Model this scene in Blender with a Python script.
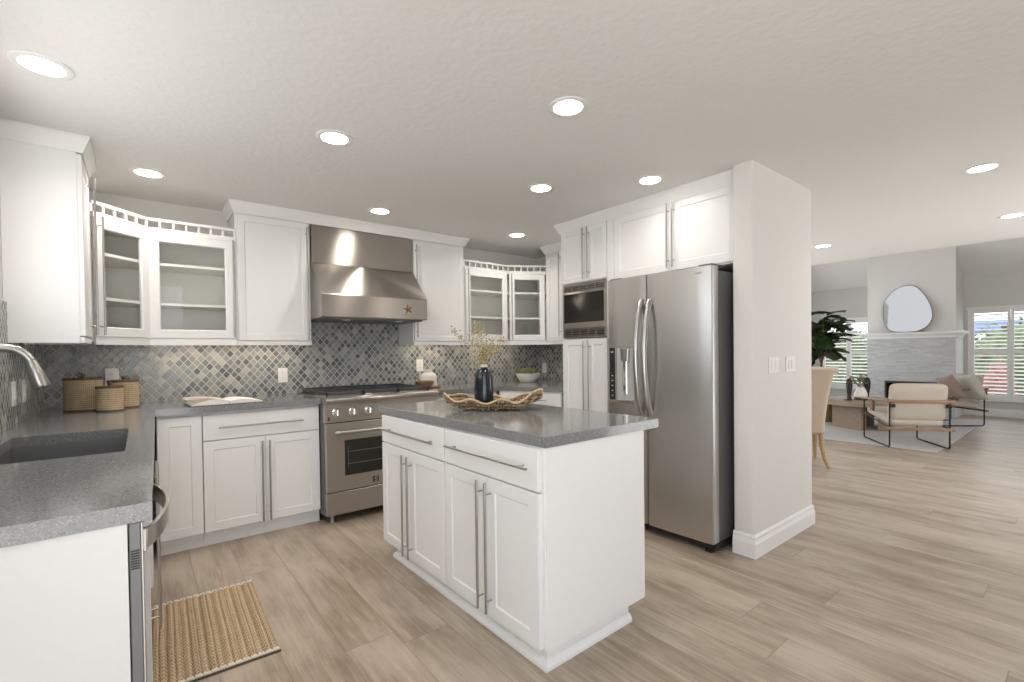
import bpy, bmesh, math, random
from mathutils import Vector, Matrix
R = math.radians
PI = math.pi
SC = bpy.context.scene
COL = SC.collection
for _o in list(bpy.data.objects):
    bpy.data.objects.remove(_o)

# ------------------------------------------------------------------ camera, world, exposure
CAM_H = 1.24
FPX, YAW, PITCH, ROLL, SHY = 469.98, R(51.69), R(-0.85), R(-0.69), 17.6
fwd = Vector((math.cos(YAW)*math.cos(PITCH), math.sin(YAW)*math.cos(PITCH), math.sin(PITCH)))
rgt0 = Vector((math.sin(YAW), -math.cos(YAW), 0))
up0 = rgt0.cross(fwd)
rgt = math.cos(ROLL)*rgt0 + math.sin(ROLL)*up0
upv = math.cos(ROLL)*up0 - math.sin(ROLL)*rgt0
cam_data = bpy.data.cameras.new('camera')
cam_data.sensor_width = 36.0
cam_data.lens = FPX*36.0/1024
cam_data.shift_y = SHY/1024
cam_data.clip_start = 0.02
cam = bpy.data.objects.new('camera', cam_data)
COL.objects.link(cam)
M4 = Matrix.Identity(4)
for i in range(3):
    M4[i][0], M4[i][1], M4[i][2] = rgt[i], upv[i], -fwd[i]
M4[2][3] = CAM_H
cam.matrix_world = M4
SC.camera = cam
SC.view_settings.view_transform = 'Standard'
SC.view_settings.look = 'None'
SC.view_settings.gamma = 1.0
SC.view_settings.use_curve_mapping = False
SC.view_settings.exposure = 0.76
SC.cycles.max_bounces = 9
SC.cycles.diffuse_bounces = 5
SC.cycles.glossy_bounces = 4
SC.cycles.transparent_max_bounces = 10
SC.cycles.sample_clamp_indirect = 6.0
SC.cycles.use_denoising = True
wd = bpy.data.worlds.new('sky')
wd.use_nodes = True
SC.world = wd
_bg = wd.node_tree.nodes['Background']
# bright hazy sky; lower half made brighter still to light the ceiling
_t = wd.node_tree
_tc = _t.nodes.new('ShaderNodeTexCoord'); _sx = _t.nodes.new('ShaderNodeSeparateXYZ'); _rp = _t.nodes.new('ShaderNodeValToRGB')
_t.links.new(_tc.outputs['Generated'], _sx.inputs[0])
_mr = _t.nodes.new('ShaderNodeMapRange')
_mr.inputs['From Min'].default_value = -0.25; _mr.inputs['From Max'].default_value = 0.25
_t.links.new(_sx.outputs[2], _mr.inputs['Value']); _t.links.new(_mr.outputs[0], _rp.inputs[0])
_rp.color_ramp.elements[0].position = 0.42; _rp.color_ramp.elements[0].color = (1.0, 0.99, 0.975, 1)
_rp.color_ramp.elements[1].position = 0.56; _rp.color_ramp.elements[1].color = (0.66, 0.69, 0.73, 1)
_t.links.new(_rp.outputs[0], _bg.inputs['Color'])
_bg.inputs['Strength'].default_value = 2.8
DOWNLIGHT_W = 2.2
UNDERCAB_W = 1.0

# ------------------------------------------------------------------ node helpers
class NT:
    def __init__(s, name):
        s.m = bpy.data.materials.new(name)
        s.m.use_nodes = True
        s.t = s.m.node_tree
        s.b = s.t.nodes['Principled BSDF']
        s.out = s.t.nodes['Material Output']
    def n(s, typ, ins=None, **kw):
        nd = s.t.nodes.new(typ)
        for k, v in kw.items():
            setattr(nd, k, v)
        for k, v in (ins or {}).items():
            s.set(nd.inputs[k], v)
        return nd
    def set(s, sock, v):
        if isinstance(v, bpy.types.NodeSocket):
            s.t.links.new(v, sock)
        else:
            if hasattr(sock.default_value, '__len__') and len(sock.default_value) == 4 and len(v) == 3:
                v = (*v, 1)
            sock.default_value = v
    def math(s, op, a, b=0.0, c=0.0):
        nd = s.n('ShaderNodeMath', {0: a, 1: b, 2: c}, operation=op)
        return nd.outputs[0]
    def p(s, **kw):
        for k, v in kw.items():
            s.set(s.b.inputs[k.replace('_', ' ')], v)
        return s
    def pos(s):
        return s.n('ShaderNodeNewGeometry').outputs['Position']
    def obj(s):
        return s.n('ShaderNodeTexCoord').outputs['Object']
    def sep(s, v):
        return s.n('ShaderNodeSeparateXYZ', {0: v}).outputs
    def comb(s, x, y, z=0.0):
        return s.n('ShaderNodeCombineXYZ', {0: x, 1: y, 2: z}).outputs[0]
    def noise(s, vec, scale, detail=3.0, rough=0.5):
        return s.n('ShaderNodeTexNoise', {'Vector': vec, 'Scale': scale, 'Detail': detail, 'Roughness': rough}).outputs['Fac']
    def scale(s, vec, sc):
        return s.n('ShaderNodeVectorMath', {0: vec, 1: sc}, operation='MULTIPLY').outputs[0]
    def ramp(s, fac, stops, interp='LINEAR'):
        nd = s.n('ShaderNodeValToRGB', {0: fac})
        cr = nd.color_ramp
        cr.interpolation = interp
        while len(cr.elements) < len(stops):
            cr.elements.new(0.5)
        for e, (q, c) in zip(cr.elements, stops):
            e.position = q
            e.color = (*c, 1) if len(c) == 3 else c
        return nd.outputs[0]
    def mix(s, fac, a, b, mode='MIX'):
        nd = s.n('ShaderNodeMix', data_type='RGBA', blend_type=mode)
        s.set(nd.inputs[0], fac)
        s.set(nd.inputs[6], a)
        s.set(nd.inputs[7], b)
        return nd.outputs[2]
    def bump(s, h, strength=0.2, dist=0.01):
        nd = s.n('ShaderNodeBump', {'Height': h, 'Strength': strength, 'Distance': dist})
        s.set(s.b.inputs['Normal'], nd.outputs[0])
        return s

def flat(name, col, rough=0.5, metal=0.0, spec=0.5, **kw):
    t = NT(name)
    t.p(Base_Color=col, Roughness=rough, Metallic=metal, **{'Specular_IOR_Level': spec})
    t.p(**kw)
    return t.m

def m_paint(name, col, rough=0.45, tex=0.0, tscale=60):
    t = NT(name)
    n = t.noise(t.pos(), tscale, 4)
    c2 = tuple(x*0.97 for x in col)
    t.p(Base_Color=t.mix(n, col, c2), Roughness=rough)
    if tex:
        t.bump(n, tex, 0.01)
    return t.m

def m_quartz():
    t = NT('grey_quartz')
    p = t.pos()
    v = t.n('ShaderNodeTexVoronoi', {'Vector': p, 'Scale': 330.0}).outputs['Color']
    sp = t.ramp(t.sep(v)[0], [(0.0, (0.105, 0.11, 0.112)), (0.18, (0.155, 0.16, 0.162)), (0.6, (0.195, 0.199, 0.20)), (0.9, (0.23, 0.234, 0.235)), (1.0, (0.36, 0.363, 0.363))])
    n = t.noise(p, 7.0, 3)
    t.p(Base_Color=t.mix(t.math('MULTIPLY', n, 0.35), sp, (0.22, 0.223, 0.224)), Roughness=0.13)
    t.p(**{'Specular_IOR_Level': 0.62})
    return t.m

def m_steel(name, col=(0.47, 0.44, 0.41), rough=0.36, vertical=False, aniso=0.93):
    t = NT(name)
    p = t.obj()
    st = t.scale(p, (400.0, 400.0, 6.0) if vertical else (5.0, 5.0, 500.0))
    n = t.noise(st, 1.0, 2)
    big = t.noise(p, 2.2, 2)
    t.p(Base_Color=t.mix(t.math('MULTIPLY', n, 0.10), col, tuple(x*0.8 for x in col)), Metallic=1.0,
        Roughness=t.math('MULTIPLY_ADD', n, 0.03, t.math('MULTIPLY_ADD', big, 0.04, rough-0.035)))
    tg = t.n('ShaderNodeTangent', direction_type='RADIAL', axis='Z')
    t.p(Anisotropic=aniso, Anisotropic_Rotation=0.25, Tangent=tg.outputs[0])
    return t.m

def m_tile():
    t = NT('diamond_mosaic_tile')
    x, y, z = t.sep(t.pos())[:3]
    u = t.math('DIVIDE', t.math('ADD', x, y), 0.054)
    v = t.math('DIVIDE', z, 0.064)
    a = t.math('ADD', u, v)
    b = t.math('SUBTRACT', u, v)
    fa, fb = t.math('FRACT', a), t.math('FRACT', b)
    da = t.math('ABSOLUTE', t.math('SUBTRACT', fa, 0.5))
    db = t.math('ABSOLUTE', t.math('SUBTRACT', fb, 0.5))
    edge = t.math('MAXIMUM', da, db)
    grout = t.math('GREATER_THAN', edge, 0.43)
    cell = t.comb(t.math('FLOOR', a), t.math('FLOOR', b), 0.0)
    wn = t.n('ShaderNodeTexWhiteNoise', {'Vector': cell}, noise_dimensions='3D').outputs
    rnd = wn['Value']
    pal = t.ramp(rnd, [(0.0, (0.115, 0.13, 0.145)), (0.16, (0.16, 0.178, 0.19)), (0.34, (0.215, 0.23, 0.235)), (0.52, (0.285, 0.29, 0.28)),
                       (0.70, (0.34, 0.34, 0.325)), (0.82, (0.235, 0.255, 0.265)), (0.93, (0.40, 0.395, 0.37))], 'CONSTANT')
    n = t.noise(t.pos(), 55.0, 4, 0.6)
    pal = t.mix(0.5, pal, t.mix(n, (0.25, 0.29, 0.34), (0.68, 0.67, 0.64)), 'SOFT_LIGHT')
    t.p(Base_Color=t.mix(grout, pal, (0.50, 0.495, 0.465)), Roughness=t.math('MULTIPLY_ADD', grout, 0.5, t.math('MULTIPLY_ADD', rnd, 0.2, 0.12)))
    t.bump(t.math('SUBTRACT', 1.0, t.ramp(edge, [(0.40, (0, 0, 0)), (0.46, (1, 1, 1))])), 0.5, 0.004)
    return t.m

def m_floor():
    t = NT('oak_vinyl_plank')
    x, y, z = t.sep(t.pos())[:3]
    xs = t.math('DIVIDE', x, 0.215)
    ix = t.math('FLOOR', xs)
    off = t.n('ShaderNodeTexWhiteNoise', {'W': ix}, noise_dimensions='1D').outputs['Value']
    ys = t.math('ADD', t.math('DIVIDE', y, 1.9), t.math('MULTIPLY', off, 5.0))
    iy = t.math('FLOOR', ys)
    rnd = t.n('ShaderNodeTexWhiteNoise', {'Vector': t.comb(ix, iy, 1.0)}, noise_dimensions='3D').outputs['Value']
    gx = t.math('ABSOLUTE', t.math('SUBTRACT', t.math('FRACT', xs), 0.5))
    gy = t.math('ABSOLUTE', t.math('SUBTRACT', t.math('FRACT', ys), 0.5))
    gap = t.math('MAXIMUM', t.math('GREATER_THAN', gx, 0.491), t.math('GREATER_THAN', gy, 0.4988))
    sh = t.math('MULTIPLY', rnd, 37.0)
    pv = t.comb(t.math('ADD', x, sh), t.math('MULTIPLY', y, 0.09), sh)
    g1 = t.noise(pv, 26.0, 7, 0.66)
    fine = t.noise(t.comb(t.math('ADD', x, sh), t.math('MULTIPLY', y, 0.03), sh), 120.0, 4, 0.6)
    g2 = t.noise(t.comb(t.math('ADD', x, sh), t.math('MULTIPLY', y, 0.30), sh), 6.5, 4, 0.55)
    kn = t.noise(t.comb(t.math('ADD', x, sh), t.math('MULTIPLY', y, 0.35), 3.0), 8.0, 4, 0.65)
    base = t.ramp(rnd, [(0.0, (0.374, 0.302, 0.232)), (0.35, (0.435, 0.361, 0.282)), (0.7, (0.490, 0.417, 0.334)), (1.0, (0.401, 0.334, 0.264))])
    c = t.mix(t.ramp(g1, [(0.36, (0, 0, 0)), (0.62, (1, 1, 1))]), t.mix(0.70, base, (0.207, 0.152, 0.107)), base)
    c = t.mix(t.ramp(fine, [(0.42, (0.45, 0.45, 0.45)), (0.6, (0, 0, 0))]), c, (0.228, 0.172, 0.124))
    c = t.mix(t.ramp(g2, [(0.38, (0, 0, 0)), (0.68, (0.7, 0.7, 0.7))]), c, (0.532, 0.460, 0.380))
    c = t.mix(t.ramp(kn, [(0.60, (0, 0, 0)), (0.80, (0.55, 0.55, 0.55))]), c, (0.187, 0.136, 0.094))
    c = t.mix(t.math('MULTIPLY', gap, 0.45), c, (0.152, 0.119, 0.089))
    t.p(Base_Color=c, Roughness=t.math('MULTIPLY_ADD', g1, 0.12, 0.30))
    t.p(**{'Specular_IOR_Level': 0.4})
    t.bump(t.math('SUBTRACT', t.math('MULTIPLY', g1, 0.35), gap), 0.12, 0.003)
    return t.m

def m_wood(name, dark, light, axis=(1, 1, 14), sc=9.0, rough=0.45):
    t = NT(name)
    n = t.noise(t.scale(t.obj(), axis), sc, 5, 0.6)
    t.p(Base_Color=t.ramp(n, [(0.3, dark), (0.7, light)]), Roughness=rough)
    t.bump(n, 0.1, 0.003)
    return t.m

def m_weave(name, dark, light, su, sv, rough=0.8, bump=0.4):
    t = NT(name)
    x, y, z = t.sep(t.obj())[:3]
    ang = t.math('MULTIPLY', t.math('ARCTAN2', y, x), su)
    w1 = t.math('SINE', ang)
    w2 = t.math('SINE', t.math('MULTIPLY', z, sv))
    n = t.noise(t.obj(), 30.0, 3)
    n2 = t.noise(t.comb(t.math('MULTIPLY', ang, 1.0), t.math('MULTIPLY', z, 6.0)), 1.3, 3)
    h = t.math('MULTIPLY_ADD', t.math('ADD', w1, w2), 0.16, t.math('MULTIPLY_ADD', n2, 0.55, t.math('MULTIPLY', n, 0.4)))
    t.p(Base_Color=t.ramp(h, [(0.15, dark), (0.75, light)]), Roughness=rough)
    t.bump(h, bump, 0.003)
    return t.m

def m_fabric(name, col, sc=500.0, var=0.12, rough=0.92):
    t = NT(name)
    n = t.noise(t.obj(), sc, 2)
    n2 = t.noise(t.obj(), 12.0, 3)
    t.p(Base_Color=t.mix(t.math('MULTIPLY', t.math('ADD', n, n2), 0.5), tuple(c*(1-var) for c in col), tuple(min(1, c*(1+var)) for c in col)), Roughness=rough)
    t.p(Sheen_Weight=0.2)
    t.bump(n, 0.25, 0.002)
    return t.m

def m_stone():
    t = NT('stacked_ledger_stone')
    x, y, z = t.sep(t.pos())[:3]
    r = t.math('DIVIDE', z, 0.028)
    ir = t.math('FLOOR', r)
    off = t.n('ShaderNodeTexWhiteNoise', {'W': ir}, noise_dimensions='1D').outputs['Value']
    c = t.math('ADD', t.math('DIVIDE', y, 0.16), t.math('MULTIPLY', off, 9.0))
    rnd = t.n('ShaderNodeTexWhiteNoise', {'Vector': t.comb(ir, t.math('FLOOR', c), 0.0)}, noise_dimensions='3D').outputs['Value']
    n = t.noise(t.scale(t.pos(), (1, 1, 3)), 14.0, 5)
    col = t.ramp(rnd, [(0.0, (0.50, 0.505, 0.50)), (0.5, (0.58, 0.585, 0.58)), (1.0, (0.66, 0.66, 0.65))])
    col = t.mix(t.math('MULTIPLY', n, 0.5), col, (0.36, 0.37, 0.38))
    gap = t.math('GREATER_THAN', t.math('ABSOLUTE', t.math('SUBTRACT', t.math('FRACT', r), 0.5)), 0.46)
    t.p(Base_Color=t.mix(t.math('MULTIPLY', gap, 0.4), col, (0.25, 0.25, 0.25)), Roughness=0.85)
    t.bump(t.math('ADD', rnd, n), 0.7, 0.012)
    return t.m

def m_glass(name, tint=(0.97, 0.98, 0.98), rough=0.0, ior=1.45):
    t = NT(name)
    bf = t.n('ShaderNodeNewGeometry').outputs['Backfacing']
    fr = t.n('ShaderNodeFresnel', {'IOR': t.math('MULTIPLY_ADD', bf, 1.0/ior-ior, ior)}).outputs[0]
    fr = t.math('MULTIPLY', fr, t.math('SUBTRACT', 1.0, bf))
    tr = t.n('ShaderNodeBsdfTransparent', {'Color': tint})
    gl = t.n('ShaderNodeBsdfGlossy', {'Color': (1, 1, 1), 'Roughness': rough})
    mx = t.n('ShaderNodeMixShader', {0: fr, 1: tr.outputs[0], 2: gl.outputs[0]})
    t.t.links.new(mx.outputs[0], t.out.inputs[0])
    return t.m

def m_emit(name, col, strength):
    t = NT(name)
    t.p(Base_Color=(0.9, 0.9, 0.9), Emission_Color=col, Emission_Strength=strength, Roughness=0.5)
    return t.m

def m_jute():
    t = NT('jute_braid')
    x, y, z = t.sep(t.obj())[:3]
    n = t.noise(t.obj(), 240.0, 3)
    n2 = t.noise(t.obj(), 22.0, 3)
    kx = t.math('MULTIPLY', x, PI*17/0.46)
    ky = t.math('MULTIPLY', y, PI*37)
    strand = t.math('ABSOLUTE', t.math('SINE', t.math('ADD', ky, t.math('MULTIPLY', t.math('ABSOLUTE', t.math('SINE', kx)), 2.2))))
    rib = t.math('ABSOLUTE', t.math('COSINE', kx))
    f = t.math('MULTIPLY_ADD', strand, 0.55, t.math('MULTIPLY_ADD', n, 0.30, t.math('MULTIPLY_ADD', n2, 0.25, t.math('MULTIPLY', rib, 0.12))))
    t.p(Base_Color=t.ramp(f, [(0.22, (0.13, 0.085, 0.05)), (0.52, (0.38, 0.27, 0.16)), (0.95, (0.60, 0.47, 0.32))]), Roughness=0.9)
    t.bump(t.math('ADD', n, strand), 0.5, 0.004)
    return t.m

def m_leaf(name, dark, light, rough=0.45):
    t = NT(name)
    n = t.noise(t.pos(), 14.0, 2)
    t.p(Base_Color=t.ramp(n, [(0.35, dark), (0.65, light)]), Roughness=rough)
    return t.m

MT = dict(
    cab=m_paint('white_cabinet_paint', (0.80, 0.80, 0.795), 0.34),
    cabin=m_paint('cabinet_interior_paint', (0.84, 0.82, 0.78), 0.5),
    wall=m_paint('warm_white_wall_paint', (0.70, 0.68, 0.655), 0.7, 0.06, 90),
    greywall=m_paint('pale_grey_wall_paint', (0.62, 0.61, 0.59), 0.75, 0.05, 90),
    ceil=m_paint('textured_ceiling_paint', (0.76, 0.75, 0.735), 0.85, 0.25, 34),
    trim=m_paint('white_trim_paint', (0.80, 0.795, 0.785), 0.4),
    quartz=m_quartz(), tile=m_tile(), floor=m_floor(),
    steel=m_steel('brushed_steel'),
    steelv=m_steel('brushed_steel_fridge', (0.56, 0.55, 0.535), 0.30, aniso=0.5),
    dsteel=flat('dark_grey_steel', (0.13, 0.132, 0.13), 0.5, 0.0),
    sink=flat('dark_sink_steel', (0.15, 0.153, 0.157), 0.42, 0.35), dwside=flat('grey_door_edge', (0.20, 0.205, 0.205), 0.45, 0.3),
    nickel=flat('satin_nickel', (0.42, 0.41, 0.395), 0.30, 1.0),
    chrome=flat('polished_chrome', (0.82, 0.82, 0.82), 0.12, 1.0),
    black=flat('black_enamel', (0.015, 0.015, 0.016), 0.35),
    iron=flat('cast_iron', (0.05, 0.05, 0.053), 0.5), trimsteel=flat('bronzed_steel', (0.27, 0.245, 0.225), 0.35, 1.0),
    bglass=flat('black_oven_glass', (0.022, 0.019, 0.017), 0.08),
    plastic=flat('white_plastic', (0.80, 0.79, 0.77), 0.35),
    glass=m_glass('clear_glass'), tinted=m_glass('sky_dimming_glass', (0.46, 0.455, 0.445)), frost=m_glass('greenish_glass', (0.975, 0.99, 0.99), 0.05),
    lens=m_emit('lit_lens', (1.0, 0.95, 0.88), 14.0),
    bar=m_emit('warm_led', (1.0, 0.86, 0.66), 6.0),
    wicker=m_weave('woven_seagrass', (0.30, 0.21, 0.12), (0.60, 0.47, 0.31), 60.0, 500.0),
    rimwood=flat('dark_stained_wood', (0.10, 0.06, 0.035), 0.45),
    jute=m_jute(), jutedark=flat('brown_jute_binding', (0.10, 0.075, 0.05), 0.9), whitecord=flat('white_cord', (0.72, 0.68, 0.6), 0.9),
    paper=flat('book_paper', (0.80, 0.76, 0.71), 0.8), ink=flat('grey_print', (0.32, 0.31, 0.30), 0.8), cover=flat('dark_book_cover', (0.06, 0.06, 0.065), 0.5),
    blackcer=flat('glossy_black_ceramic', (0.012, 0.017, 0.022), 0.16), whitecer=flat('white_ceramic', (0.80, 0.77, 0.72), 0.35),
    driftwood=m_weave('knotted_fibre', (0.13, 0.08, 0.04), (0.58, 0.43, 0.27), 40.0, 300.0, 0.8, 0.9),
    rimfibre=m_weave('pale_fibre', (0.36, 0.25, 0.14), (0.66, 0.52, 0.35), 90.0, 700.0, 0.8, 0.6),
    bowlwood=m_wood('bowl_wood', (0.20, 0.10, 0.045), (0.36, 0.20, 0.09)),
    stem=flat('dry_stem', (0.30, 0.25, 0.13), 0.8), bloom=flat('dry_blossom', (0.36, 0.29, 0.14), 0.85), bloom2=flat('pale_blossom', (0.60, 0.54, 0.37), 0.85),
    succ=m_leaf('succulent_leaf', (0.09, 0.12, 0.03), (0.24, 0.27, 0.09)),
    fig=m_leaf('fiddle_leaf', (0.010, 0.022, 0.008), (0.032, 0.065, 0.016), 0.4), bark=flat('brown_bark', (0.13, 0.09, 0.06), 0.8),
    copper=flat('copper_brown', (0.26, 0.115, 0.06), 0.45, 0.4), red=flat('dark_red_enamel', (0.18, 0.05, 0.04), 0.4),
    stone=m_stone(), soot=flat('firebox_black', (0.012, 0.011, 0.010), 0.8), brass=flat('firebox_frame', (0.07, 0.05, 0.03), 0.5, 0.4),
    mirror=flat('mirror_silver', (0.92, 0.93, 0.94), 0.02, 1.0),
    oak=m_wood('warm_oak', (0.19, 0.11, 0.05), (0.32, 0.195, 0.095)), tablewood=m_wood('greyed_oak', (0.25, 0.18, 0.125), (0.38, 0.29, 0.21)),
    blackmetal=flat('black_metal', (0.018, 0.018, 0.018), 0.45, 0.5),
    cream=m_fabric('cream_boucle', (0.45, 0.39, 0.325)), cream2=m_fabric('ivory_linen', (0.50, 0.465, 0.41)), brownf=m_fabric('mauve_brown_cloth', (0.30, 0.215, 0.18)),
    beige=m_fabric('beige_linen', (0.52, 0.42, 0.33)), rug=m_fabric('pale_grey_rug', (0.37, 0.335, 0.305), 300.0, 0.1),
    leather=flat('brown_leather', (0.17, 0.095, 0.05), 0.5), legwood=m_wood('honey_wood', (0.34, 0.22, 0.10), (0.48, 0.33, 0.17)),
    bronze=flat('dark_bronze', (0.022, 0.020, 0.018), 0.35, 0.3), niche=flat('pale_grey_plastic', (0.42, 0.42, 0.41), 0.35), screen=flat('black_panel', (0.02, 0.02, 0.022), 0.2),
    glyph=flat('pale_print', (0.55, 0.55, 0.55), 0.5),
    bush=m_leaf('garden_leaf', (0.05, 0.08, 0.025), (0.16, 0.20, 0.07), 0.6), bushred=m_leaf('pink_bloom', (0.30, 0.10, 0.085), (0.42, 0.20, 0.16), 0.7),
    paving=m_paint('pale_concrete', (0.62, 0.60, 0.57), 0.9), blue=flat('blue_canvas', (0.07, 0.13, 0.30), 0.7),
    basket=m_weave('basket_weave', (0.25, 0.17, 0.09), (0.5, 0.37, 0.22), 30.0, 200.0),
)

# ------------------------------------------------------------------ mesh helpers
class MB:
    def __init__(s):
        s.bm = bmesh.new()
        s.mats = []
    def box(s, x0, x1, y0, y1, z0, z1, bev=0.0, seg=1):
        v = [s.bm.verts.new((x, y, z)) for x in (x0, x1) for y in (y0, y1) for z in (z0, z1)]
        f = [s.bm.faces.new([v[i] for i in q]) for q in ((0, 1, 3, 2), (4, 6, 7, 5), (0, 4, 5, 1), (2, 3, 7, 6), (0, 2, 6, 4), (1, 5, 7, 3))]
        if bev > 0:
            es = list({e for q in f for e in q.edges})
            bmesh.ops.bevel(s.bm, geom=es, offset=bev, segments=seg, affect='EDGES', profile=0.5)
        return s
    def prism(s, poly, z0, z1, bev=0.0):
        a = [s.bm.verts.new((x, y, z0)) for x, y in poly]
        b = [s.bm.verts.new((x, y, z1)) for x, y in poly]
        n = len(poly)
        fs = [s.bm.faces.new(a[::-1]), s.bm.faces.new(b)]
        for i in range(n):
            fs.append(s.bm.faces.new((a[i], a[(i+1) % n], b[(i+1) % n], b[i])))
        if bev > 0:
            es = list(fs[1].edges)
            bmesh.ops.bevel(s.bm, geom=es, offset=bev, segments=2, affect='EDGES', profile=0.5)
        return s
    def extr(s, prof, axis, a0, a1):
        # prof: (p, z) outline in the plane across AXIS, swept from a0 to a1
        def P(p, z, a):
            return (a, p, z) if axis == 'x' else (p, a, z)
        a = [s.bm.verts.new(P(p, z, a0)) for p, z in prof]
        b = [s.bm.verts.new(P(p, z, a1)) for p, z in prof]
        n = len(prof)
        s.bm.faces.new(a[::-1]); s.bm.faces.new(b)
        for i in range(n):
            s.bm.faces.new((a[i], a[(i+1) % n], b[(i+1) % n], b[i]))
        return s
    def sweep(s, prof, path):
        # prof: (out, z) outline; path: list of (x, y) with the outward side on the right of travel; mitred
        n = len(prof); rings = []
        for i, p in enumerate(path):
            p = Vector(p)
            d0 = (p-Vector(path[i-1])).normalized() if i else None
            d1 = (Vector(path[i+1])-p).normalized() if i < len(path)-1 else None
            d0 = d0 or d1; d1 = d1 or d0
            n0, n1 = Vector((d0.y, -d0.x)), Vector((d1.y, -d1.x))
            m = (n0+n1).normalized(); m = m/max(0.3, m.dot(n0))
            rings.append([s.bm.verts.new((p.x+m.x*o, p.y+m.y*o, z)) for o, z in prof])
        for a, b in zip(rings, rings[1:]):
            for i in range(n):
                s.bm.faces.new((a[i], a[(i+1) % n], b[(i+1) % n], b[i]))
        s.bm.faces.new(rings[0][::-1]); s.bm.faces.new(rings[-1])
        return s
    def tube(s, pts, r, seg=10, caps=True, flat=1.0):
        pts = [Vector(p) for p in pts]; rs = r if hasattr(r, '__len__') else [r]*len(pts)
        rings = []; nrm = None
        for i, p in enumerate(pts):
            d = ((pts[min(i+1, len(pts)-1)]-p).normalized()+(p-pts[max(i-1, 0)]).normalized())
            d = d.normalized() if d.length > 1e-9 else Vector((0, 0, 1))
            if nrm is None:
                nrm = d.orthogonal().normalized()
            nrm = (nrm-d*nrm.dot(d)).normalized()
            bi = d.cross(nrm)
            rings.append([s.bm.verts.new(p+rs[i]*(math.cos(2*PI*k/seg)*nrm+flat*math.sin(2*PI*k/seg)*bi)) for k in range(seg)])
        for a, b in zip(rings, rings[1:]):
            for k in range(seg):
                s.bm.faces.new((a[k], a[(k+1) % seg], b[(k+1) % seg], b[k]))
        if caps:
            s.bm.faces.new(rings[0][::-1]); s.bm.faces.new(rings[-1])
        return s
    def lathe(s, prof, c=(0, 0, 0), seg=32, sx=1.0, sy=1.0):
        rings = []
        for r, z in prof:
            if r < 1e-5:
                rings.append([s.bm.verts.new((c[0], c[1], c[2]+z))])
            else:
                rings.append([s.bm.verts.new((c[0]+r*sx*math.cos(2*PI*k/seg), c[1]+r*sy*math.sin(2*PI*k/seg), c[2]+z)) for k in range(seg)])
        for a, b in zip(rings, rings[1:]):
            for k in range(seg):
                k2 = (k+1) % seg
                if len(a) == 1 and len(b) == 1: continue
                if len(a) == 1: s.bm.faces.new((a[0], b[k2], b[k]))
                elif len(b) == 1: s.bm.faces.new((a[k], a[k2], b[0]))
                else: s.bm.faces.new((a[k], a[k2], b[k2], b[k]))
        return s
    def grid(s, fn, nu, nv, wrap_u=False):
        g = [[s.bm.verts.new(fn(i/(nu if wrap_u else nu-1), j/(nv-1))) for j in range(nv)] for i in range(nu)]
        for i in range(nu if wrap_u else nu-1):
            for j in range(nv-1):
                i2 = (i+1) % nu
                s.bm.faces.new((g[i][j], g[i2][j], g[i2][j+1], g[i][j+1]))
        return s
    def blob(s, c, r, sub=2, fn=None):
        res = bmesh.ops.create_icosphere(s.bm, subdivisions=sub, radius=1.0)
        for v in res['verts']:
            p = v.co.copy()
            k = fn(p) if fn else 1.0
            v.co = Vector((c[0]+p.x*r[0]*k, c[1]+p.y*r[1]*k, c[2]+p.z*r[2]*k))
        return s
    def shaker(s, x0, x1, z0, z1, yf, th=0.02, rail=0.055, rec=0.006, glass=False):
        B = s.bm
        def rect(i, y):
            return [B.verts.new(q) for q in ((x0+i, y, z0+i), (x1-i, y, z0+i), (x1-i, y, z1-i), (x0+i, y, z1-i))]
        e = 0.0015
        ob, of0 = rect(0, yf+th), rect(0, yf+e)
        of, inn = rect(e, yf), rect(rail, yf)
        rc = rect(rail+0.006, yf+rec)
        rings = [ob, of0, of, inn, rc]
        if glass:
            rings.append(rect(rail+0.006, yf+th))
        for a, b in zip(rings, rings[1:]):
            for i in range(4):
                B.faces.new((a[i], a[(i+1) % 4], b[(i+1) % 4], b[i]))
        if glass:
            a, b = rings[-1], ob
            for i in range(4):
                B.faces.new((a[i], a[(i+1) % 4], b[(i+1) % 4], b[i]))
        else:
            B.faces.new(rc); B.faces.new(ob[::-1])
        return s
    def xf(s, m):
        bmesh.ops.transform(s.bm, matrix=m, verts=s.bm.verts)
        return s
    def build(s, name, mat, parent=None, smooth=0.0, loc=None):
        bmesh.ops.recalc_face_normals(s.bm, faces=s.bm.faces)
        me = bpy.data.meshes.new(name)
        s.bm.to_mesh(me); s.bm.free()
        me.materials.append(MT[mat])
        if smooth:
            me.polygons.foreach_set('use_smooth', [True]*len(me.polygons))
            me.set_sharp_from_angle(angle=R(smooth))
        o = bpy.data.objects.new(name, me)
        COL.objects.link(o)
        if parent: o.parent = parent
        if loc: o.location = loc
        return o

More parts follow.
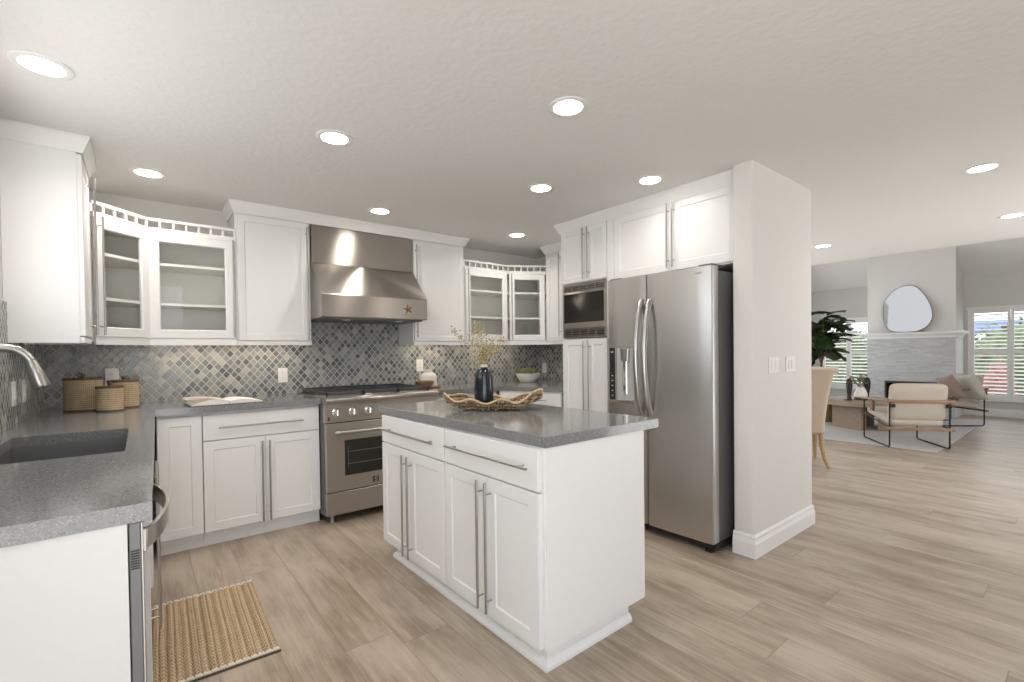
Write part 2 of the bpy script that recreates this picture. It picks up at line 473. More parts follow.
def tag(o, label, cat, group=None, kind=None):
    o['label'] = label; o['category'] = cat
    if group: o['group'] = group
    if kind: o['kind'] = kind
    return o
def thing(name, label, cat, loc=(0, 0, 0), rz=0.0, group=None):
    o = bpy.data.objects.new(name, None)
    o.empty_display_size = 0.1
    COL.objects.link(o)
    o.location = loc; o.rotation_euler = (0, 0, R(rz))
    return tag(o, label, cat, group)
def struct(name, mb, mat, smooth=0.0):
    o = mb.build(name, mat, None, smooth)
    o['kind'] = 'structure'
    return o
def copy_tree(o, parent=None):
    c = o.copy(); COL.objects.link(c)
    if parent: c.parent = parent
    for ch in list(o.children): copy_tree(ch, c)
    return c
def arc(c, r, a0, a1, n, plane='xz'):
    out = []
    for i in range(n+1):
        a = R(a0+(a1-a0)*i/n)
        p, q = r*math.cos(a), r*math.sin(a)
        out.append((c[0]+p, c[1], c[2]+q) if plane == 'xz' else (c[0]+p, c[1]+q, c[2]) if plane == 'xy' else (c[0], c[1]+p, c[2]+q))
    return out
def fillet(pts, r, n=5):
    pts = [Vector(p) for p in pts]; out = [pts[0]]
    for a, b, c in zip(pts, pts[1:], pts[2:]):
        d0, d1 = (a-b).normalized(), (c-b).normalized()
        p0, p1 = b+d0*r, b+d1*r
        for i in range(n+1):
            t = i/n
            out.append((1-t)**2*p0+2*t*(1-t)*b+t*t*p1)
    return out+[pts[-1]]

C = 0.915        # worktop height
CE = 2.345       # ceiling height
WX = -0.50       # window wall (sink side)
WY = 4.22        # cooking wall
FX = 3.73        # fridge wall
LX = 11.75       # far living room wall

# ------------------------------------------------------------------ room shell
struct('floor', MB().box(WX-0.12, LX+0.15, -1.5, WY+0.12, -0.08, 0), 'floor')
struct('ceiling', MB().box(WX-0.12, 7.0, -1.5, WY+0.12, CE, CE+0.12), 'ceil')
# sink-side wall with the window over the sink
b = MB()
b.box(WX-0.12, WX, 0.10, 1.25, 0, CE); b.box(WX-0.12, WX, 2.95, WY+0.12, 0, CE)
b.box(WX-0.12, WX, 1.25, 2.95, 0, 1.12); b.box(WX-0.12, WX, 1.25, 2.95, 2.1, CE)
struct('wall_left', b, 'wall')
struct('wall_added_behind', MB().box(0.55, 4.8, -1.5, -1.38, 0, CE).box(7.4, LX+0.15, -1.5, -1.38, 0, 4.1), 'wall')  # unseen wall added to hold back daylight from behind the camera
struct('wall_back', MB().box(WX, FX+0.1, WY, WY+0.12, 0, CE), 'wall')
b = MB().box(FX+0.1, 4.4, WY, WY+0.12, 0, 4.1).box(7.6, 8.6, WY, WY+0.12, 0, 4.1).box(10.6, LX+0.15, WY, WY+0.12, 0, 4.1)
for a0, a1 in ((4.4, 7.6), (8.6, 10.6)): b.box(a0, a1, WY, WY+0.12, 0, 0.3).box(a0, a1, WY, WY+0.12, 2.2, 4.1)
struct('wall_dining', b, 'greywall')
for k, (a0, a1) in enumerate(((4.4, 7.6), (8.6, 10.6))):  # unseen dining-side windows, added to brighten the living room
    b = MB().box(a0, a1, WY+0.02, WY+0.08, 0.3, 0.36).box(a0, a1, WY+0.02, WY+0.08, 2.14, 2.2)
    for q in (a0, (a0+a1)/2-0.03, a1-0.06): b.box(q, q+0.06, WY+0.02, WY+0.08, 0.36, 2.14)
    fr = struct('window_%d' % (4+k), b, 'trim')
    MB().box(a0+0.05, a1-0.05, WY+0.045, WY+0.05, 0.35, 2.15).build('pane', 'glass', fr)
struct('wall_fridge', MB().box(FX, FX+0.1, 1.425, WY, 0, CE), 'wall')
# short wing wall beside the fridge, rounded drywall corners
b = MB()
b.box(2.83, FX-0.022, 1.29, 1.412, 0, CE)
bmesh.ops.bevel(b.bm, geom=[e for e in b.bm.edges if abs(e.verts[0].co.z-e.verts[1].co.z) > 1 and e.verts[0].co.x < 3], offset=0.012, segments=4, affect='EDGES', profile=0.5)
struct('wall_wing', b, 'wall', 40)
BBP = [(0, 0), (0.016, 0), (0.016, 0.085), (0.013, 0.092), (0.013, 0.098), (0.010, 0.104), (0.010, 0.122), (0.004, 0.132), (0, 0.134)]
struct('baseboard_wing', MB().sweep(BBP, [(2.83, 1.412), (2.83, 1.29), (FX-0.022, 1.29), (FX-0.022, 1.412)]), 'trim')
struct('baseboard_far', MB().sweep(BBP, [(LX, WY), (LX, -1.5)]), 'trim')
# flat ceiling ends at the living room, which has a vaulted ceiling
b = MB().box(7.0, 7.1, -1.5, 0.4, CE, 4.1).box(7.0, 7.1, 4.0, WY, CE, 4.1).box(7.0, 7.1, 0.4, 4.0, CE, 2.40).box(7.0, 7.1, 0.4, 4.0, 3.85, 4.1)
struct('wall_header', b, 'wall')
b = MB().box(7.03, 7.08, 0.4, 4.0, 2.40, 2.45).box(7.03, 7.08, 0.4, 4.0, 3.79, 3.85)  # clerestory added out of view so the mirror reflects bright sky
for q in (0.4, 2.17, 3.94): b.box(7.03, 7.08, q, q+0.06, 2.45, 3.79)
fr = struct('window_6', b, 'trim')
MB().box(7.05, 7.056, 0.45, 3.95, 2.44, 3.80).build('pane', 'tinted', fr)  # pane tint dims the sky that the mirror picks up
SL = 0.66
b = MB()
b.extr([(LX+0.15, 2.49-0.1), (9.4, 2.49+SL*(LX-9.4)), (7.0, 2.49+SL*(LX-9.4)), (7.0, 2.6+SL*(LX-9.4)), (9.4, 2.6+SL*(LX-9.4)), (LX+0.15, 2.6-0.1)], 'y', -1.5, WY)
struct('ceiling_vault', b, 'ceil')
# far wall with two shuttered windows
W1 = (-0.75, 1.515, 0.31, 1.89)   # y0 y1 z0 z1
W2 = (2.90, 3.86, 0.40, 1.82)
b = MB()
b.box(LX, LX+0.15, -1.5, W1[0], 0, 2.6); b.box(LX, LX+0.15, W1[1], W2[0], 0, 2.6); b.box(LX, LX+0.15, W2[1], WY, 0, 2.6)
for w in (W1, W2):
    b.box(LX, LX+0.15, w[0], w[1], 0, w[2]); b.box(LX, LX+0.15, w[0], w[1], w[3], 2.6)
struct('wall_far', b, 'greywall')

def shutter_window(name, w, edges, midz):
    y0, y1, z0, z1 = w
    b = MB()
    c = 0.045
    b.box(LX-0.02, LX+0.01, y0-c, y0, z0-c, z1+c, 0.003); b.box(LX-0.02, LX+0.01, y1, y1+c, z0-c, z1+c, 0.003)
    b.box(LX-0.025, LX+0.01, y0-c-0.01, y1+c+0.01, z1, z1+c, 0.003); b.box(LX-0.045, LX+0.01, y0-c-0.02, y1+c+0.02, z0-c, z0, 0.003)
    fr = struct(name, b, 'trim')
    st = 0.04
    for a0, a1 in zip(edges, edges[1:]):
        b = MB()
        b.box(LX-0.015, LX+0.02, a0+0.002, a0+st, z0, z1, 0.002); b.box(LX-0.015, LX+0.02, a1-st, a1-0.002, z0, z1, 0.002)
        for q0, q1 in ((z0, z0+0.07), (midz-0.035, midz+0.035), (z1-0.07, z1)):
            b.box(LX-0.015, LX+0.02, a0+st, a1-st, q0, q1, 0.002)
        sh = b.build('shutter', 'trim', fr)
        b = MB()
        for q0, q1 in ((z0+0.07, midz-0.035), (midz+0.035, z1-0.07)):
            n = max(1, round((q1-q0)/0.068))
            for k in range(n):
                zc = q0+(k+0.5)*(q1-q0)/n
                b.extr([(LX+0.002-0.026, zc-0.011), (LX+0.002-0.024, zc-0.013), (LX+0.002+0.026, zc+0.011), (LX+0.002+0.024, zc+0.013)], 'y', a0+st+0.001, a1-st-0.001)
        b.build('louvers', 'trim', sh)
    MB().box(LX+0.09, LX+0.096, y0, y1, z0, z1).build('pane', 'glass', fr)
    return fr
shutter_window('window_1', W1, [-0.75, -0.02, 0.50, 1.025, 1.515], 1.13)
shutter_window('window_2', W2, [2.90, 3.38, 3.86], 1.13)
# window over the sink (outside the frame, where the daylight on the worktop comes from)
b = MB()
for y0, y1, z0, z1 in ((1.25, 1.30, 1.12, 2.1), (2.90, 2.95, 1.12, 2.1), (1.30, 2.90, 2.05, 2.1), (1.30, 2.90, 1.12, 1.17), (2.07, 2.13, 1.17, 2.05)):
    b.box(WX-0.09, WX-0.03, y0, y1, z0, z1, 0.003)
fr = struct('window_3', b, 'trim')
MB().box(WX-0.065, WX-0.06, 1.30, 2.90, 1.17, 2.05).build('pane', 'glass', fr)

# tile splashbacks
struct('wall_tile_back', MB().box(WX, FX, WY-0.012, WY, C, 1.60), 'tile')
struct('wall_tile_left', MB().box(WX, WX+0.012, 1.25, WY-0.012, C, 1.40).box(WX, WX+0.012, 2.95, 3.2, 1.40, 1.5), 'tile')
struct('wall_tile_right', MB().box(FX-0.012, FX, 2.98, WY-0.012, C, 1.40), 'tile')

# crown mouldings at the top of the tall wall cabinets
CR = [(0, CE-0.082), (0.006, CE-0.082), (0.010, CE-0.068), (0.022, CE-0.040), (0.033, CE-0.020), (0.036, CE-0.012), (0.036, CE), (0, CE)]
struct('trim_1', MB().sweep(CR, [(0.545, WY), (0.545, 3.885), (2.495, 3.885), (2.495, WY)][::1]), 'trim')
struct('trim_2', MB().sweep(CR, [(FX, 3.70), (3.385, 3.70), (3.385, 2.98)]), 'trim')
struct('trim_3', MB().sweep(CR, [(3.38, 2.985), (2.91, 2.985), (2.91, 1.412)]), 'trim')
struct('trim_4', MB().sweep(CR, [(WX, 3.20), (-0.215, 3.20), (-0.215, 3.62), (WX, 3.62)]), 'trim')

# ------------------------------------------------------------------ cabinets
def pull(parent, a, b, out=0.032, r=0.0058):
    """bar pull from a to b (local, y is the face it is screwed to, front towards -y)"""
    a, b = Vector(a), Vector(b)
    o = Vector((0, -out, 0)); d = (b-a).normalized(); L = (b-a).length
    m = MB().tube([a+o, b+o], r, 12)
    for q in (a+d*min(0.05, L*0.15), b-d*min(0.05, L*0.15)):
        m.tube([q, q+o], r*0.72, 8)
    return m.build('handle', 'nickel', parent, 40)

def front(parent, name, x0, x1, z0, z1, handle=None, yf=-0.02, rail=0.055, glass=False, g=0.0010):
    d = MB()
    if name == 'drawer':
        d.box(x0+g, x1-g, yf, yf+0.02, z0+g, z1-g, 0.002)
    else:
        d.shaker(x0+g, x1-g, z0+g, z1-g, yf, rail=rail, glass=glass)
    o = d.build(name, 'cab', parent)
    if glass:
        MB().box(x0+rail, x1-rail, yf+0.010, yf+0.013, z0+rail, z1-rail).build('pane', 'glass', o)
    if handle:
        k, p, q0, q1 = handle
        if k == 'v': pull(o, (p, yf, q0), (p, yf, q1))
        else: pull(o, (q0, yf, p), (q1, yf, p))
    return o

def base_cabinet(label, loc, rz, w, depth, fronts, toe=0.035, z0=0.1, z1=0.875, name='base_cabinet', open_top=False):
    t = thing(name, label, 'cabinet', loc, rz)
    b = MB().box(0, w, 0.001, depth, z0, 0.66 if open_top else z1).box(0.0, w, toe, depth, 0, z0)
    if open_top: b.box(0, w, 0.001, 0.016, 0.66, z1).box(0, 0.016, 0.016, depth, 0.66, z1).box(w-0.016, w, 0.016, depth, 0.66, z1)
    b.build('body', 'cab', t)
    for f in fronts: front(t, *f)
    return t

# --- run under the window: cabinet next to the dishwasher, blind corner
LXF = 0.012
base_cabinet('white sink base cabinet with paired long pulls beyond the dishwasher', (LXF-0.02, 1.955, 0), 90, 0.95, 0.47,
             [('door', 0.0, 0.475, 0.10, 0.865, ('v', 0.435, 0.13, 0.80)), ('door', 0.475, 0.95, 0.10, 0.865, ('v', 0.515, 0.13, 0.80))], open_top=True)
base_cabinet('plain white filler cabinet in the inner corner under the worktop, past the sink doors', (LXF+0.02, 2.908, 0), 90, 0.684, 0.50, [])
t = thing('cabinet_end_panel', 'tall plain white end panel closing the worktop run beside the dishwasher', 'panel', (0, 0, 0))
MB().box(WX+0.001, -0.030, 1.325, 1.345, 0, 0.874, 0.001).build('panel', 'cab', t)

# --- cooking wall, left of the range
BYF = 3.595
base_cabinet('narrow white shaker corner cabinet under the grey worktop behind the sink run', (0.068, BYF, 0), 0, 0.232, 0.6,
             [('door', 0.0, 0.230, 0.10, 0.855, None)])
base_cabinet('white base cabinet with one drawer and two doors, left of the steel range', (0.302, BYF, 0), 0, 0.720, 0.6,
             [('drawer', 0, 0.715, 0.690, 0.855, ('h', 0.772, 0.085, 0.60)), ('door', 0, 0.3575, 0.10, 0.685, ('v', 0.335, 0.11, 0.655)), ('door', 0.3575, 0.715, 0.10, 0.685, ('v', 0.38, 0.11, 0.655))])
# --- right of the range
base_cabinet('white base cabinet with a drawer, right of the range behind the island', (1.955, BYF, 0), 0, 0.695, 0.6,
             [('drawer', 0.01, 0.69, 0.690, 0.855, ('h', 0.772, 0.12, 0.58)), ('door', 0.01, 0.35, 0.10, 0.685, ('v', 0.32, 0.13, 0.65)), ('door', 0.35, 0.69, 0.10, 0.685, ('v', 0.38, 0.13, 0.65))])
t = base_cabinet('white angled corner base cabinet beside the tall pantry', (2.655, 3.565, 0), -63.0, 0.625, 0.10,
                 [('drawer', 0.01, 0.62, 0.690, 0.855, ('h', 0.800, 0.20, 0.50)), ('door', 0.01, 0.62, 0.10, 0.685, ('v', 0.05, 0.13, 0.65))])
# ------------------------------------------------------------------ worktops
b = MB()
SX0, SX1, SY0, SY1 = -0.415, -0.048, 2.085, 2.745
def fx(y): return 0.014+(y-1.325)*(0.062-0.014)/(3.545-1.325)
T0 = C-0.04
b.prism([(WX+0.012, 1.30), (fx(1.322), 1.322), (fx(SY0), SY0), (WX+0.012, SY0)], T0, C)
b.prism([(WX+0.012, SY0), (SX0, SY0), (SX0, SY1), (WX+0.012, SY1)], T0, C)
b.prism([(SX1, SY0), (fx(SY0), SY0), (fx(SY1), SY1), (SX1, SY1)], T0, C)
b.prism([(WX+0.012, SY1), (fx(SY1), SY1), (fx(3.545), 3.545), (1.022, 3.545), (1.022, WY-0.012), (WX+0.012, WY-0.012)], T0, C)
bmesh.ops.remove_doubles(b.bm, verts=b.bm.verts, dist=1e-5)
tag(b.build('worktop', 'quartz'), 'speckled grey quartz worktop running from the sink to the range', 'worktop')
b = MB().prism([(1.945, 3.545), (2.648, 3.545), (2.925, 2.983), (FX-0.012, 2.983), (FX-0.012, WY-0.012), (1.945, WY-0.012)], T0, C)
tag(b.build('worktop', 'quartz'), 'grey quartz worktop in the corner right of the range', 'worktop')

# sink
t = thing('sink', 'undermount steel sink bowl set into the grey worktop by the window wall', 'sink', (0, 0, 0))
b = MB()
w = 0.006
b.box(SX0-w, SX0, SY0-w, SY1+w, 0.70, T0); b.box(SX1, SX1+w, SY0-w, SY1+w, 0.70, T0)
b.box(SX0, SX1, SY0-w, SY0, 0.70, T0); b.box(SX0, SX1, SY1, SY1+w, 0.70, T0); b.box(SX0-w, SX1+w, SY0-w, SY1+w, 0.694, 0.70)
b.build('bowl', 'sink', t)
MB().lathe([(0, 0), (0.03, 0), (0.04, 0.004), (0.045, 0.004), (0.045, 0.0)], (-0.23, 2.42, 0.7005), 24).build('drain', 'chrome', t, 40)
# faucet
t = thing('faucet', 'brushed steel gooseneck kitchen faucet over the sink', 'faucet', (-0.455, 2.40, C))
MB().lathe([(0, 0), (0.03, 0), (0.03, 0.006), (0.024, 0.02), (0.021, 0.07), (0, 0.07)], (0, 0, 0), 28).build('base', 'nickel', t, 40)
pts = [(0, 0, 0.06), (0, 0, 0.20)]+[(0.075-0.075*math.cos(a), 0, 0.28+0.08*math.sin(a)) for a in [PI*k/12*0.86 for k in range(13)]]
MB().tube(pts, 0.0155, 16).build('neck', 'nickel', t, 50)
e = Vector(pts[-1]); d = Vector((0.028, 0, -0.10)).normalized()
MB().tube([e, e+d*0.012, e+d*0.013, e+d*0.095, e+d*0.10], [0.016, 0.017, 0.0175, 0.027, 0.025], 20).build('spray_head', 'nickel', t, 40)
MB().tube([(0.0, -0.018, 0.045), (0.0, -0.05, 0.06), (0.0, -0.085, 0.10)], [0.008, 0.007, 0.005], 10).build('lever', 'nickel', t, 50)

# ------------------------------------------------------------------ dishwasher
t = thing('dishwasher', 'steel dishwasher with bowed handle at the end of the sink run', 'dishwasher', (0, 0, 0))
MB().box(-0.47, -0.03, 1.347, 1.950, 0.1, 0.872).box(-0.47, -0.07, 1.347, 1.95, 0, 0.1).build('body', 'dsteel', t)
d = MB().box(-0.028, -0.007, 1.332, 1.950, 0.105, 0.872, 0.002).build('door', 'dwside', t)
MB().box(-0.0072, -0.003, 1.3325, 1.9495, 0.107, 0.870, 0.001).build('front_panel', 'steel', d)
b = MB()
for k in range(8): b.box(-0.025, -0.010, 1.3305, 1.333, 0.768+k*0.0056, 0.7712+k*0.0056)
b.build('vent', 'black', t)
b = MB()
for s0, s1, zz, th in ((0, 1, 0.815, 0.0),):
    n = 24; rings = []
    for i in range(n+1):
        q = i/n; y = 1.385+0.53*q; x = 0.001+0.050*math.sin(PI*q)**0.75
        rings.append([b.bm.verts.new(p) for p in ((x-0.004, y, 0.790), (x+0.003, y, 0.793), (x+0.004, y, 0.838), (x-0.003, y, 0.840))])
    for a, c in zip(rings, rings[1:]):
        for k in range(4): b.bm.faces.new((a[k], a[(k+1) % 4], c[(k+1) % 4], c[k]))
    b.bm.faces.new(rings[0]); b.bm.faces.new(rings[-1][::-1])
b.box(-0.006, 0.004, 1.375, 1.392, 0.788, 0.842, 0.002); b.box(-0.006, 0.004, 1.908, 1.925, 0.788, 0.842, 0.002)
b.build('handle', 'steel', t, 40)

# ------------------------------------------------------------------ wall cabinets
def wall_cabinet(label, loc, rz, w, depth, z0, z1, fronts, name='wall_cabinet', light=None):
    t = thing(name, label, 'cabinet', loc, rz)
    b = MB().box(0, w, 0.0, depth, z0+0.03, z1)
    b.box(0, w, -0.016, 0.004, z0, z0+0.03, 0.002)        # light rail
    b.box(0, 0.015, 0, depth, z0, z0+0.03); b.box(w-0.015, w, 0, depth, z0, z0+0.03)
    b.build('body', 'cab', t)
    for f in fronts: front(t, *f, rail=0.045)
    if light: under_light(t, *light)
    return t
def under_light(t, x0, x1, y, z, watts):
    o = MB().box(x0, x1, y-0.012, y+0.012, z-0.008, z, 0.002).build('light_bar', 'bar', t)
    o['label'] = 'warm lit strip under the cabinet'
    l = bpy.data.lights.new('strip_lamp', 'AREA'); l.shape = 'RECTANGLE'; l.size = x1-x0; l.size_y = 0.03
    l.energy = watts*(x1-x0); l.color = (1.0, 0.86, 0.68)
    lo = bpy.data.objects.new('strip_lamp', l); COL.objects.link(lo); lo.parent = o; lo.location = ((x0+x1)/2, y, z-0.012)
    return o

UZ0, UZ1 = 1.31, 2.262
wall_cabinet('tall white wall cabinet left of the steel hood, beside the glass corner cabinet', (0.548, 3.905, 0), 0, 0.515, 0.31, UZ0, CE-0.01,
             [('door', 0.012, 0.500, UZ0+0.035, UZ1, ('v', 0.482, 1.35, 2.225))], light=(0.05, 0.45, 0.15, 1.338, UNDERCAB_W))
wall_cabinet('tall white wall cabinet right of the steel hood, behind the dried flowers', (1.945, 3.905, 0), 0, 0.548, 0.31, UZ0, CE-0.01,
             [('door', 0.006, 0.54, UZ0+0.035, UZ1, ('v', 0.022, 1.38, 2.215))], light=(0.08, 0.48, 0.15, 1.338, UNDERCAB_W))
wall_cabinet('white wall cabinet by the window, its blank end facing the room', (-0.235, 3.20, 0), 90, 0.42, 0.264, UZ0, CE-0.01,
             [('door', 0.004, 0.416, UZ0+0.035, UZ1-0.002, ('v', 0.27, 1.36, 2.225))])
wall_cabinet('narrow white wall cabinet between the glass corner cabinet and the pantry', (3.405, 3.70, 0), -90, 0.71, 0.32, UZ0, CE-0.01,
             [('door', 0.008, 0.30, UZ0+0.035, UZ1, ('v', 0.235, 1.39, 2.24)), ('door', 0.30, 0.70, UZ0+0.035, UZ1, None)])

# glass corner cabinets: polygon plan, diagonal door and straight door, shelves, gallery rail
def glass_corner(label, plan, fronts, shelves, rail_path, lights=()):
    t = thing('glass_corner_cabinet', label, 'cabinet', (0, 0, 0))
    z0, z1 = UZ0, 2.085
    b = MB()
    b.prism(plan, z0+0.02, z0+0.045); b.prism(plan, z1-0.03, z1)
    # back and side boards follow the plan outline except the glazed sides
    n = len(plan)
    openside = fronts['open']
    for i in range(n):
        if i in openside: continue
        p, q = Vector(plan[i]), Vector(plan[(i+1) % n])
        d = (q-p).normalized(); nn = Vector((-d.y, d.x))*0.012
        b.prism([tuple(p), tuple(q), tuple(q+nn), tuple(p+nn)], z0+0.045, z1-0.03)
    b.build('body', 'cabin', t)
    for i in openside:                                       # light rail and top fascia along the fronts
        m = MB()
        p, q = Vector(plan[i]), Vector(plan[(i+1) % n])
        d = (q-p).normalized(); nn = Vector((-d.y, d.x))*0.016
        m.prism([tuple(p-nn), tuple(q-nn), tuple(q), tuple(p)], z0, z0+0.045)
        m.build('light_rail', 'cab', t)
        MB().prism([tuple(p-nn), tuple(q-nn), tuple(q), tuple(p)], z1-0.032, z1).build('fascia', 'cab', t)
    for zs in shelves:
        MB().prism([tuple(Vector(p)*0.985+Vector(fronts['mid'])*0.015) for p in plan], zs-0.009, zs+0.009).build('shelf', 'cabin', t)
    for (p, q, x0, x1, hx) in fronts['doors']:
        p, q = Vector(p), Vector(q)
        d = (q-p).normalized(); ang = math.atan2(d.y, d.x)
        mt = Matrix.Translation((p.x, p.y, 0)) @ Matrix.Rotation(ang, 4, 'Z')
        dr = MB().shaker(x0, x1, z0+0.048, z1-0.034, -0.02, rail=0.052, glass=True).build('door', 'cab', t)
        dr.matrix_local = mt
        MB().box(x0+0.05, x1-0.05, -0.010, -0.007, z0+0.098, z1-0.084).build('pane', 'glass', dr)
        pull(dr, (hx, -0.02, 1.365), (hx, -0.02, 2.055))
    # gallery rail with little square spindles
    g = MB()
    path = [Vector(p) for p in rail_path]
    prof = [(-0.008, 2.130), (0.010, 2.130), (0.010, 2.148), (-0.008, 2.148)]
    g.sweep(prof, [tuple(p) for p in path])
    for p, q in zip(path, path[1:]):
        L = (q-p).length; k = max(2, round(L/0.072))
        d = (q-p).normalized(); nn = Vector((-d.y, d.x))
        for i in range(k+1):
            c = p+(q-p)*(i/k)
            s0 = d*0.0065; s1 = nn*0.005
            g.prism([tuple(c-s0-s1), tuple(c+s0-s1), tuple(c+s0+s1), tuple(c-s0+s1)], 2.083, 2.133)
    g.build('gallery_rail', 'cab', t)
    for l in lights: under_light(t, *l)
    return t
# plans run counter-clockwise seen from above, the glazed sides are listed in 'open'
PL = [(-0.212, 3.648), (0.045, 3.905), (0.546, 3.905), (0.546, WY-0.014), (WX+0.014, WY-0.014), (WX+0.014, 3.648)]
glass_corner('glass-doored corner cabinet above the canisters, with gallery rail on top', PL,
             dict(open=(0, 1), mid=(0.0, 4.0), doors=[((-0.212, 3.648), (0.045, 3.905), 0.004, 0.360, 0.024), ((0.045, 3.905), (0.546, 3.905), 0.008, 0.495, 0.485)]),
             (1.585, 1.85), [(-0.212, 3.648), (0.045, 3.905), (0.546, 3.905)], [(0.10, 0.50, 4.05, 1.328, UNDERCAB_W)])
PR = [(2.497, 3.905), (3.05, 3.905), (3.405, 3.70), (FX-0.014, 3.70), (FX-0.014, WY-0.014), (2.497, WY-0.014)]
glass_corner('glass-doored corner cabinet above the succulent bowl, between white cabinets', PR,
             dict(open=(0, 1), mid=(3.1, 4.0), doors=[((2.497, 3.905), (3.05, 3.905), 0.010, 0.520, 0.022), ((3.05, 3.905), (3.405, 3.70), 0.006, 0.385, 0.03)]),
             (1.59, 1.855), [(2.497, 3.905), (3.05, 3.905), (3.405, 3.70)], [(2.60, 3.30, 4.05, 1.328, 0.45)])  # strip light added in this corner to brighten the tile
v = tag(MB().lathe([(0, 0), (0.035, 0), (0.05, 0.05), (0.045, 0.11), (0.022, 0.15), (0.028, 0.18), (0.024, 0.18), (0.018, 0.15), (0.041, 0.11), (0.046, 0.05), (0.0, 0.006)], (0, 0, 0), 28).build('glass_vase', 'frost', None, 50, (3.33, 3.98, 1.356)),
        'pale greenish glass vase inside the right glass-doored corner cabinet', 'vase')

# ------------------------------------------------------------------ pantry, fridge surround
PF = 2.93
t = thing('pantry_cabinet', 'tall white pantry cabinet housing the microwave, left of the fridge', 'cabinet', (PF, 2.982, 0), -90)
b = MB()
w = 0.522
b.box(0, w, 0, 0.78, 0.1, 1.345); b.box(0, w, 0, 0.78, 1.815, CE-0.01); b.box(0, 0.02, 0, 0.78, 1.345, 1.815); b.box(w-0.015, w, 0, 0.78, 1.345, 1.815)
b.box(0.02, w-0.015, 0.5, 0.78, 1.345, 1.815); b.box(0, w, 0.04, 0.78, 0, 0.1)
b.build('body', 'cab', t)
front(t, 'door', 0.035, 0.316, 0.10, 1.335, ('v', 0.288, 0.62, 1.325), rail=0.045); front(t, 'door', 0.316, 0.52, 0.10, 1.335, ('v', 0.344, 0.62, 1.325), rail=0.045)
front(t, 'door', 0.008, 0.316, 1.82, UZ1+0.01, ('v', 0.290, 1.835, 2.255), rail=0.045); front(t, 'door', 0.316, 0.522, 1.82, UZ1+0.01, ('v', 0.342, 1.835, 2.255), rail=0.045)
t = thing('bridge_cabinet', 'white two-door cabinet over the fridge, beside the wing wall', 'cabinet', (PF, 2.455, 0), -90)
b = MB().box(0, 1.04, 0, 0.78, 1.78, CE-0.01)
b.box(0, 0.012, 0, 0.78, 0, 1.78)
b.build('body', 'cab', t)
front(t, 'door', 0.07, 0.575, 1.79, UZ1+0.01, ('v', 0.555, 1.81, 2.255)); front(t, 'door', 0.575, 1.035, 1.79, UZ1+0.01, ('v', 0.597, 1.81, 2.255))
MB().box(0.0, 0.068, -0.02, 0.0, 1.79, UZ1+0.01, 0.002).build('filler', 'cab', t)

# microwave with steel trim kit
t = thing('microwave', 'built-in microwave with black glass and louvred steel trim', 'microwave', (PF, 2.955, 0), -90)
MB().box(0.0, 0.482, 0.004, 0.45, 1.35, 1.805).build('case', 'dsteel', t)
b = MB()
b.box(0, 0.482, -0.022, 0.004, 1.352, 1.362); b.box(0, 0.482, -0.022, 0.004, 1.793, 1.805); b.box(0, 0.014, -0.022, 0.004, 1.362, 1.793); b.box(0.468, 0.482, -0.022, 0.004, 1.362, 1.793)
b.box(0.014, 0.468, -0.022, 0.004, 1.420, 1.428); b.box(0.014, 0.468, -0.022, 0.004, 1.735, 1.743)
b.build('trim_frame', 'steel', t)
for z0, z1 in ((1.362, 1.42), (1.743, 1.793)):
    b = MB().box(0.014, 0.468, -0.006, 0.0, z0, z1)
    g = b.build('vent_recess', 'black', t)
    b = MB()
    for k in range(3):
        zz = z0+(z1-z0)*(k+0.5)/3
        b.box(0.014, 0.468, -0.018, -0.004, zz-0.004, zz+0.004)
    for k in range(1, 5): b.box(0.014+0.0908*k-0.008, 0.014+0.0908*k+0.008, -0.020, -0.004, z0, z1)
    b.build('grille', 'trimsteel', g)
d = MB().box(0.018, 0.480, -0.036, -0.003, 1.430, 1.733, 0.003).build('door', 'steel', t)
MB().box(0.032, 0.478, -0.038, -0.030, 1.478, 1.722, 0.001).build('window', 'bglass', d)

# ------------------------------------------------------------------ fridge
t = thing('fridge', 'stainless side-by-side fridge with curved handles and water dispenser', 'fridge', (2.66, 2.256, 0), -90)
MB().box(0.006, 0.792, 0.092, 0.80, 0.05, 1.72, 0.004).build('case', 'dsteel', t)
def fdoor(x0, x1, z0, z1):
    b = MB(); n = 10; rings = []
    prof = []
    for i in range(n+1):
        q = i/n; x = x0+(x1-x0)*q
        gq = (x-0.0)/0.80
        y = 0.012*(2*gq-1)**2
        e = 0.012
        if i == 0: prof += [(x, y+e), (x+0.004, y+0.003)]
        elif i == n: prof += [(x-0.004, y+0.003), (x, y+e)]
        else: prof.append((x, y))
    poly = prof+[(x1, 0.085), (x0, 0.085)]
    b.prism(poly, z0, z1)
    return b
GAP = 0.345
dl = fdoor(0.002, GAP-0.002, 0.065, 1.742).build('door', 'steelv', t, 25)
dr = fdoor(GAP+0.002, 0.798, 0.065, 1.742).build('door', 'steelv', t, 25)
MB().box(0.004, 0.796, 0.05, 0.60, 0.02, 0.064).box(0.03, 0.07, 0.04, 0.08, 0.0, 0.02).box(0.73, 0.77, 0.04, 0.08, 0.0, 0.02).build('base_grille', 'black', t)
for xx in (0.01, 0.70): MB().box(xx, xx+0.09, 0.03, 0.16, 1.743, 1.756, 0.004).build('hinge_cover', 'dsteel', t)
def fhandle(parent, x):
    pts = []; n = 22
    for i in range(n+1):
        q = i/n
        pts.append((x, 0.004-0.078*math.sin(PI*q)**0.62, 0.80+0.775*q))
    m = MB().tube(pts, 0.019, 14, True, 0.75)
    m.box(x-0.014, x+0.014, -0.01, 0.012, 0.79, 0.83, 0.003).box(x-0.014, x+0.014, -0.01, 0.012, 1.545, 1.585, 0.003)
    return m.build('handle', 'nickel', parent, 60)
